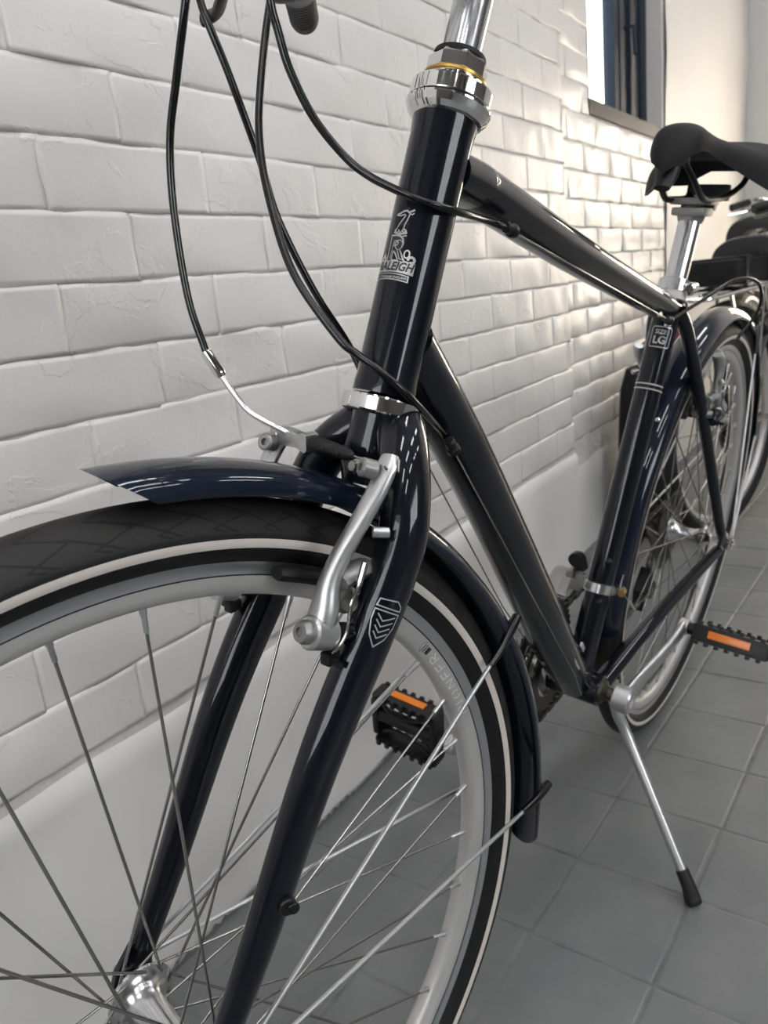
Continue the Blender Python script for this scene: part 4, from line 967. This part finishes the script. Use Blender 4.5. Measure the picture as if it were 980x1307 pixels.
# ------------------------------------------------------------------ the bicycles parked behind
def simple_bike(loc, rz, label, paint, saddle_z=.86, bar_z=.95, R_=.335, steer=0.0, chrome_bar=True, lean=0.0, guardm=None, wheelbase=1.02):
    t = thing('bicycle', label, 'bicycle', loc, (lean, 0, rz))
    xr, xf = -wheelbase*.43, wheelbase*.57; bbz = .28
    H = V(xf-.17, 0, .70); Hb = V(xf-.12, 0, .58); SB = V(-.02, 0, bbz); SEAT = V(-.19, 0, saddle_z-.09); CLU = V(-.145, 0, .62)
    def p(name, m_, mt, par=None): return obj(name, m_, mt, par or t)
    m = MB(); m.tube([H, CLU], .015, 12); p('top_tube', m, paint); m = MB(); m.tube([Hb, SB], .018, 12); p('down_tube', m, paint)
    m = MB(); m.tube([SB, CLU+V(-.01, 0, .04)], .015, 12); p('seat_tube', m, paint); m = MB(); m.tube([Hb-V(-.01, 0, .03), H+V(-.01, 0, .03)], .019, 14); p('head_tube', m, paint)
    for sg in (1, -1):
        m = MB(); m.tube([CLU, V(xr, .06*sg, R_)], .008, 8); p('seat_stay', m, paint); m = MB(); m.tube([SB, V(xr, .06*sg, R_)], .009, 8); p('chain_stay', m, paint)
    S2 = rotm(V(0, 0, 1), steer); piv = V(xf-.11, 0, 0)
    def q(x, y, z): return piv+S2@(V(x, y, z)-piv)
    for sg in (1, -1): m = MB(); m.tube([q(Hb[0]+.01, .0, .55), q(Hb[0]+.02, .045*sg, .50), q(xf, .05*sg, R_)], [.014, .012, .009], 10, smooth=4); p('fork_blade', m, paint)
    for nm, C, rot in (('front_', q(xf, 0, R_), S2), ('rear_', V(xr, 0, R_), np.eye(3))):
        ex, ey, ez = rot@V(1, 0, 0), rot@V(0, 1, 0), V(0, 0, 1)
        pr = [(R_-.038, -.012), (R_-.030, -.020), (R_-.018, -.024), (R_-.006, -.016), (R_, 0), (R_-.006, .016), (R_-.018, .024), (R_-.030, .020), (R_-.038, .012)]
        m = MB(); m.arc(pr, C, ex, ey, ez, 0, 2*PI, 64, closed=True); p(nm+'tyre', m, 'tyre')
        pr = [(R_-.036, -.011), (R_-.050, -.010), (R_-.056, 0), (R_-.050, .010), (R_-.036, .011)]
        m = MB(); m.arc(pr, C, ex, ey, ez, 0, 2*PI, 64, closed=True); rmm = p(nm+'rim', m, 'rim_silver')
        m = MB(); m.lathe([(.008, -.05), (.010, -.036), (.022, -.033), (.010, -.025), (.010, .025), (.022, .033), (.010, .036), (.008, .05)], C, ey, 16); p(nm+'hub', m, 'alloy')
        for k in range(28):
            a = 2*PI*k/28; ha = a+(1 if (k//2) % 2 else -1)*1.0; s_ = 1 if k % 2 else -1
            m = MB(); m.tube([C+(ex*math.cos(a)+ez*math.sin(a))*(R_-.054), C+(ex*math.cos(ha)+ez*math.sin(ha))*.02+ey*.033*s_], .0012, 4, cap=False); obj('spoke', m, 'steel_spoke', rmm, sharp=80)
        if guardm:
            a0, a1 = (math.radians(35), math.radians(200)) if nm == 'front_' else (math.radians(-10), math.radians(150))
            pr = [(R_+.006, -.028), (R_+.016, -.018), (R_+.020, 0), (R_+.016, .018), (R_+.006, .028)]
            m = MB(); m.arc(pr, C, ex, ey, ez, a0, a1, 40); p(nm+'mudguard', m, guardm)
    m = MB(); m.tube([q(H[0]-.01, 0, .72), q(H[0]-.03, 0, bar_z-.03), q(H[0]+.03, 0, bar_z)], .012, 12, smooth=4); p('handlebar_stem', m, 'alloy')
    m = MB(); m.tube([q(H[0]-.10, -.24, bar_z+.01), q(H[0]-.01, -.17, bar_z+.03), q(H[0]+.03, -.06, bar_z), q(H[0]+.03, .06, bar_z), q(H[0]-.01, .17, bar_z+.03), q(H[0]-.10, .24, bar_z+.01)], .0115, 12, smooth=6); p('handlebar', m, 'chrome' if chrome_bar else 'plastic')
    for sg in (1, -1):
        m = MB(); m.tube([q(H[0]-.06, .205*sg, bar_z+.02), q(H[0]-.125, .265*sg, bar_z+.004)], .016, 12); p('handlebar_grip', m, 'rubber')
        m = MB(); m.tube([q(H[0]-.00, .185*sg, bar_z+.02), q(H[0]+.05, .20*sg, bar_z-.005), q(H[0]+.00, .30*sg, bar_z-.02)], .006, 10, smooth=4); p('brake_lever', m, 'chrome')
    m = MB(); m.tube([CLU, SEAT+V(-.01, 0, .02)], .013, 12); p('seatpost', m, 'alloy')
    m = saddle_mesh(SEAT[0]+.13, SEAT[0]-.15, saddle_z-.02, wr=.115); m.v = [(x, y, saddle_z+(z-saddle_z)*(1.45 if z < saddle_z else 1)) for x, y, z in m.v]; p('saddle', m, 'vinyl')
    m = MB(); m.tube([V(SEAT[0]+.08, .02, saddle_z-.05), V(SEAT[0], .022, saddle_z-.075), V(SEAT[0]-.09, .03, saddle_z-.055)], .0035, 8); m.tube([V(SEAT[0]+.08, -.02, saddle_z-.05), V(SEAT[0], -.022, saddle_z-.075), V(SEAT[0]-.09, -.03, saddle_z-.055)], .0035, 8)
    m.box(V(SEAT[0], 0, saddle_z-.075), (.04, .05, .016), None, .003); p('saddle_rails', m, 'chrome')
    m = MB(); m.cyl(SB+V(0, -.045, 0), SB+V(0, .045, 0), .02, 16); p('bottom_bracket_shell', m, paint)
    m = MB(); ring(m, SB, .085, 42, -.05, hole=.7); p('chainring', m, 'chain')
    for sg in (1, -1):
        m = MB(); m.tube([SB+V(0, .06*sg, 0), SB+V(.14*sg, .075*sg, -.08*sg)], .008, 10); p('crank_arm', m, 'alloy'); m = MB(); m.box(SB+V(.14*sg, .125*sg, -.08*sg), (.07, .09, .022), None, .005); p('pedal', m, 'plastic')
    m = MB(); m.tube([q(H[0]+.02, .16, bar_z+.02), q(H[0]+.12, .09, bar_z-.06), q(H[0]+.08, 0, bar_z-.22), q(H[0]+.05, .01, bar_z-.35)], .0026, 8, smooth=6)
    m.tube([q(H[0]+.02, -.16, bar_z+.02), q(H[0]+.13, -.07, bar_z-.04), q(H[0]+.09, .02, bar_z-.18), q(H[0]-.0, .02, bar_z-.26)], .0026, 8, smooth=6); p('brake_cables', m, 'housing')
    return t
mat('bike_black', (0.012, 0.012, 0.014), 0.3, coat=0.8); mat('bike_green', (0.03, 0.16, 0.08), 0.35, coat=0.6); mat('bike_red', (0.16, 0.015, 0.018), 0.35, coat=0.6)
bb1 = simple_bike((-1.93, -.06, 0), PI-.2, 'black bicycle facing away, its dark saddle just right of the silver seatpost', 'bike_black', saddle_z=.845, bar_z=.92, steer=.1, wheelbase=1.02, lean=math.radians(1.5))
m = MB()
for sg in (1, -1):
    m.tube([(-.16, .055*sg, .665), (-.30, .062*sg, .700), (-.62, .062*sg, .690), (-.66, .04*sg, .685), (-.66, 0, .685)], .0058, 8, smooth=3)
    m.tube([(-.56, .062*sg, .690), (-.44, .085*sg, .345)], .0050, 8); m.tube([(-.36, .062*sg, .697), (-.44, .085*sg, .345)], .0050, 8)
for x in (-.34, -.44, -.54): m.tube([(x, -.062, .695), (x, .062, .695)], .0050, 8)
m.tube([(-.28, 0, .700), (-.60, 0, .692)], .0050, 8)
obj('luggage_rack', m, 'chrome', bb1)
m = MB(); m.box((-.66, 0, .60), (.022, .085, .05), None, .008); obj('rear_reflector', m, 'bike_red', bb1)
simple_bike((-2.80, -.25, 0), PI-.04, 'green-framed bicycle furthest back by the end wall, facing away', 'bike_green', saddle_z=.93, bar_z=.98, steer=.1, wheelbase=.98)
t = thing('rack_bag', 'low black bag strapped on the chrome luggage rack of the black bicycle', 'bag', (-1.525, -.142, .7095), (0, 0, PI-.2))
m = MB(); m.box((0, 0, .034), (.27, .17, .066), None, .018); obj('bag_body', m, 'matt_black', t)
m = MB(); m.box((0, 0, .069), (.22, .13, .008), None, .003); obj('lid_flap', m, 'vinyl', t)
for x in (-.07, .07): m = MB(); m.box((x, 0, .036), (.018, .176, .074), None, .004); obj('strap', m, 'plastic', t)
# black bag against the wall
t = thing('rucksack', 'black rucksack on the floor against the white wall, half hidden by the navy seat tube', 'bag', tuple(wp(-1.46, .075, 0)), (0, 0, WA))
m = MB()
vs = []; secs = 9
for i in range(secs+1):
    tz = i/secs; z = .50*tz; wx = .115*(1-.15*tz**3); wy = .062*(1-.25*tz**2)
    for k in range(16):
        a = 2*PI*k/16; cx_ = math.copysign(abs(math.cos(a))**.5, math.cos(a)); cy_ = math.copysign(abs(math.sin(a))**.5, math.sin(a)); sc = 1 if 0 < i < secs else .8
        vs.append((cx_*wx*sc, cy_*wy*sc, z+(.004 if i == 0 else 0)*0))
fs = [(i*16+k, i*16+(k+1) % 16, (i+1)*16+(k+1) % 16, (i+1)*16+k) for i in range(secs) for k in range(16)]+[tuple(range(16)), tuple(secs*16+k for k in range(16))]
m.add(vs, fs); obj('bag_body', m, 'matt_black', t, sharp=60)
m = MB(); m.box((0, .062, .17), (.15, .035, .20), None, .015); obj('front_pocket', m, 'matt_black', t)
m = MB(); m.tube([(-.03, 0, .495), (-.02, 0, .535), (.02, 0, .535), (.03, 0, .495)], .006, 8, smooth=5); obj('carry_handle', m, 'matt_black', t)
# shelf on the end wall
m = MB(); m.box((XE+.10, -.36, .945), (.20, .42, .025), None, .002)
tag(obj('wall_shelf', m, 'wood'), 'brown wooden shelf board on the end wall beyond the black saddle', 'shelf')
t = thing('tool_case', 'small dark case lying on the wooden wall shelf', 'case', (XE+.11, -.40, .9575))
m = MB(); m.box((0, 0, .038), (.14, .22, .074), None, .012); obj('case_body', m, 'vinyl', t); m = MB(); m.tube([(.0, -.04, .074), (.0, -.03, .092), (.0, .03, .092), (.0, .04, .074)], .005, 8, smooth=4); obj('handle', m, 'plastic', t)
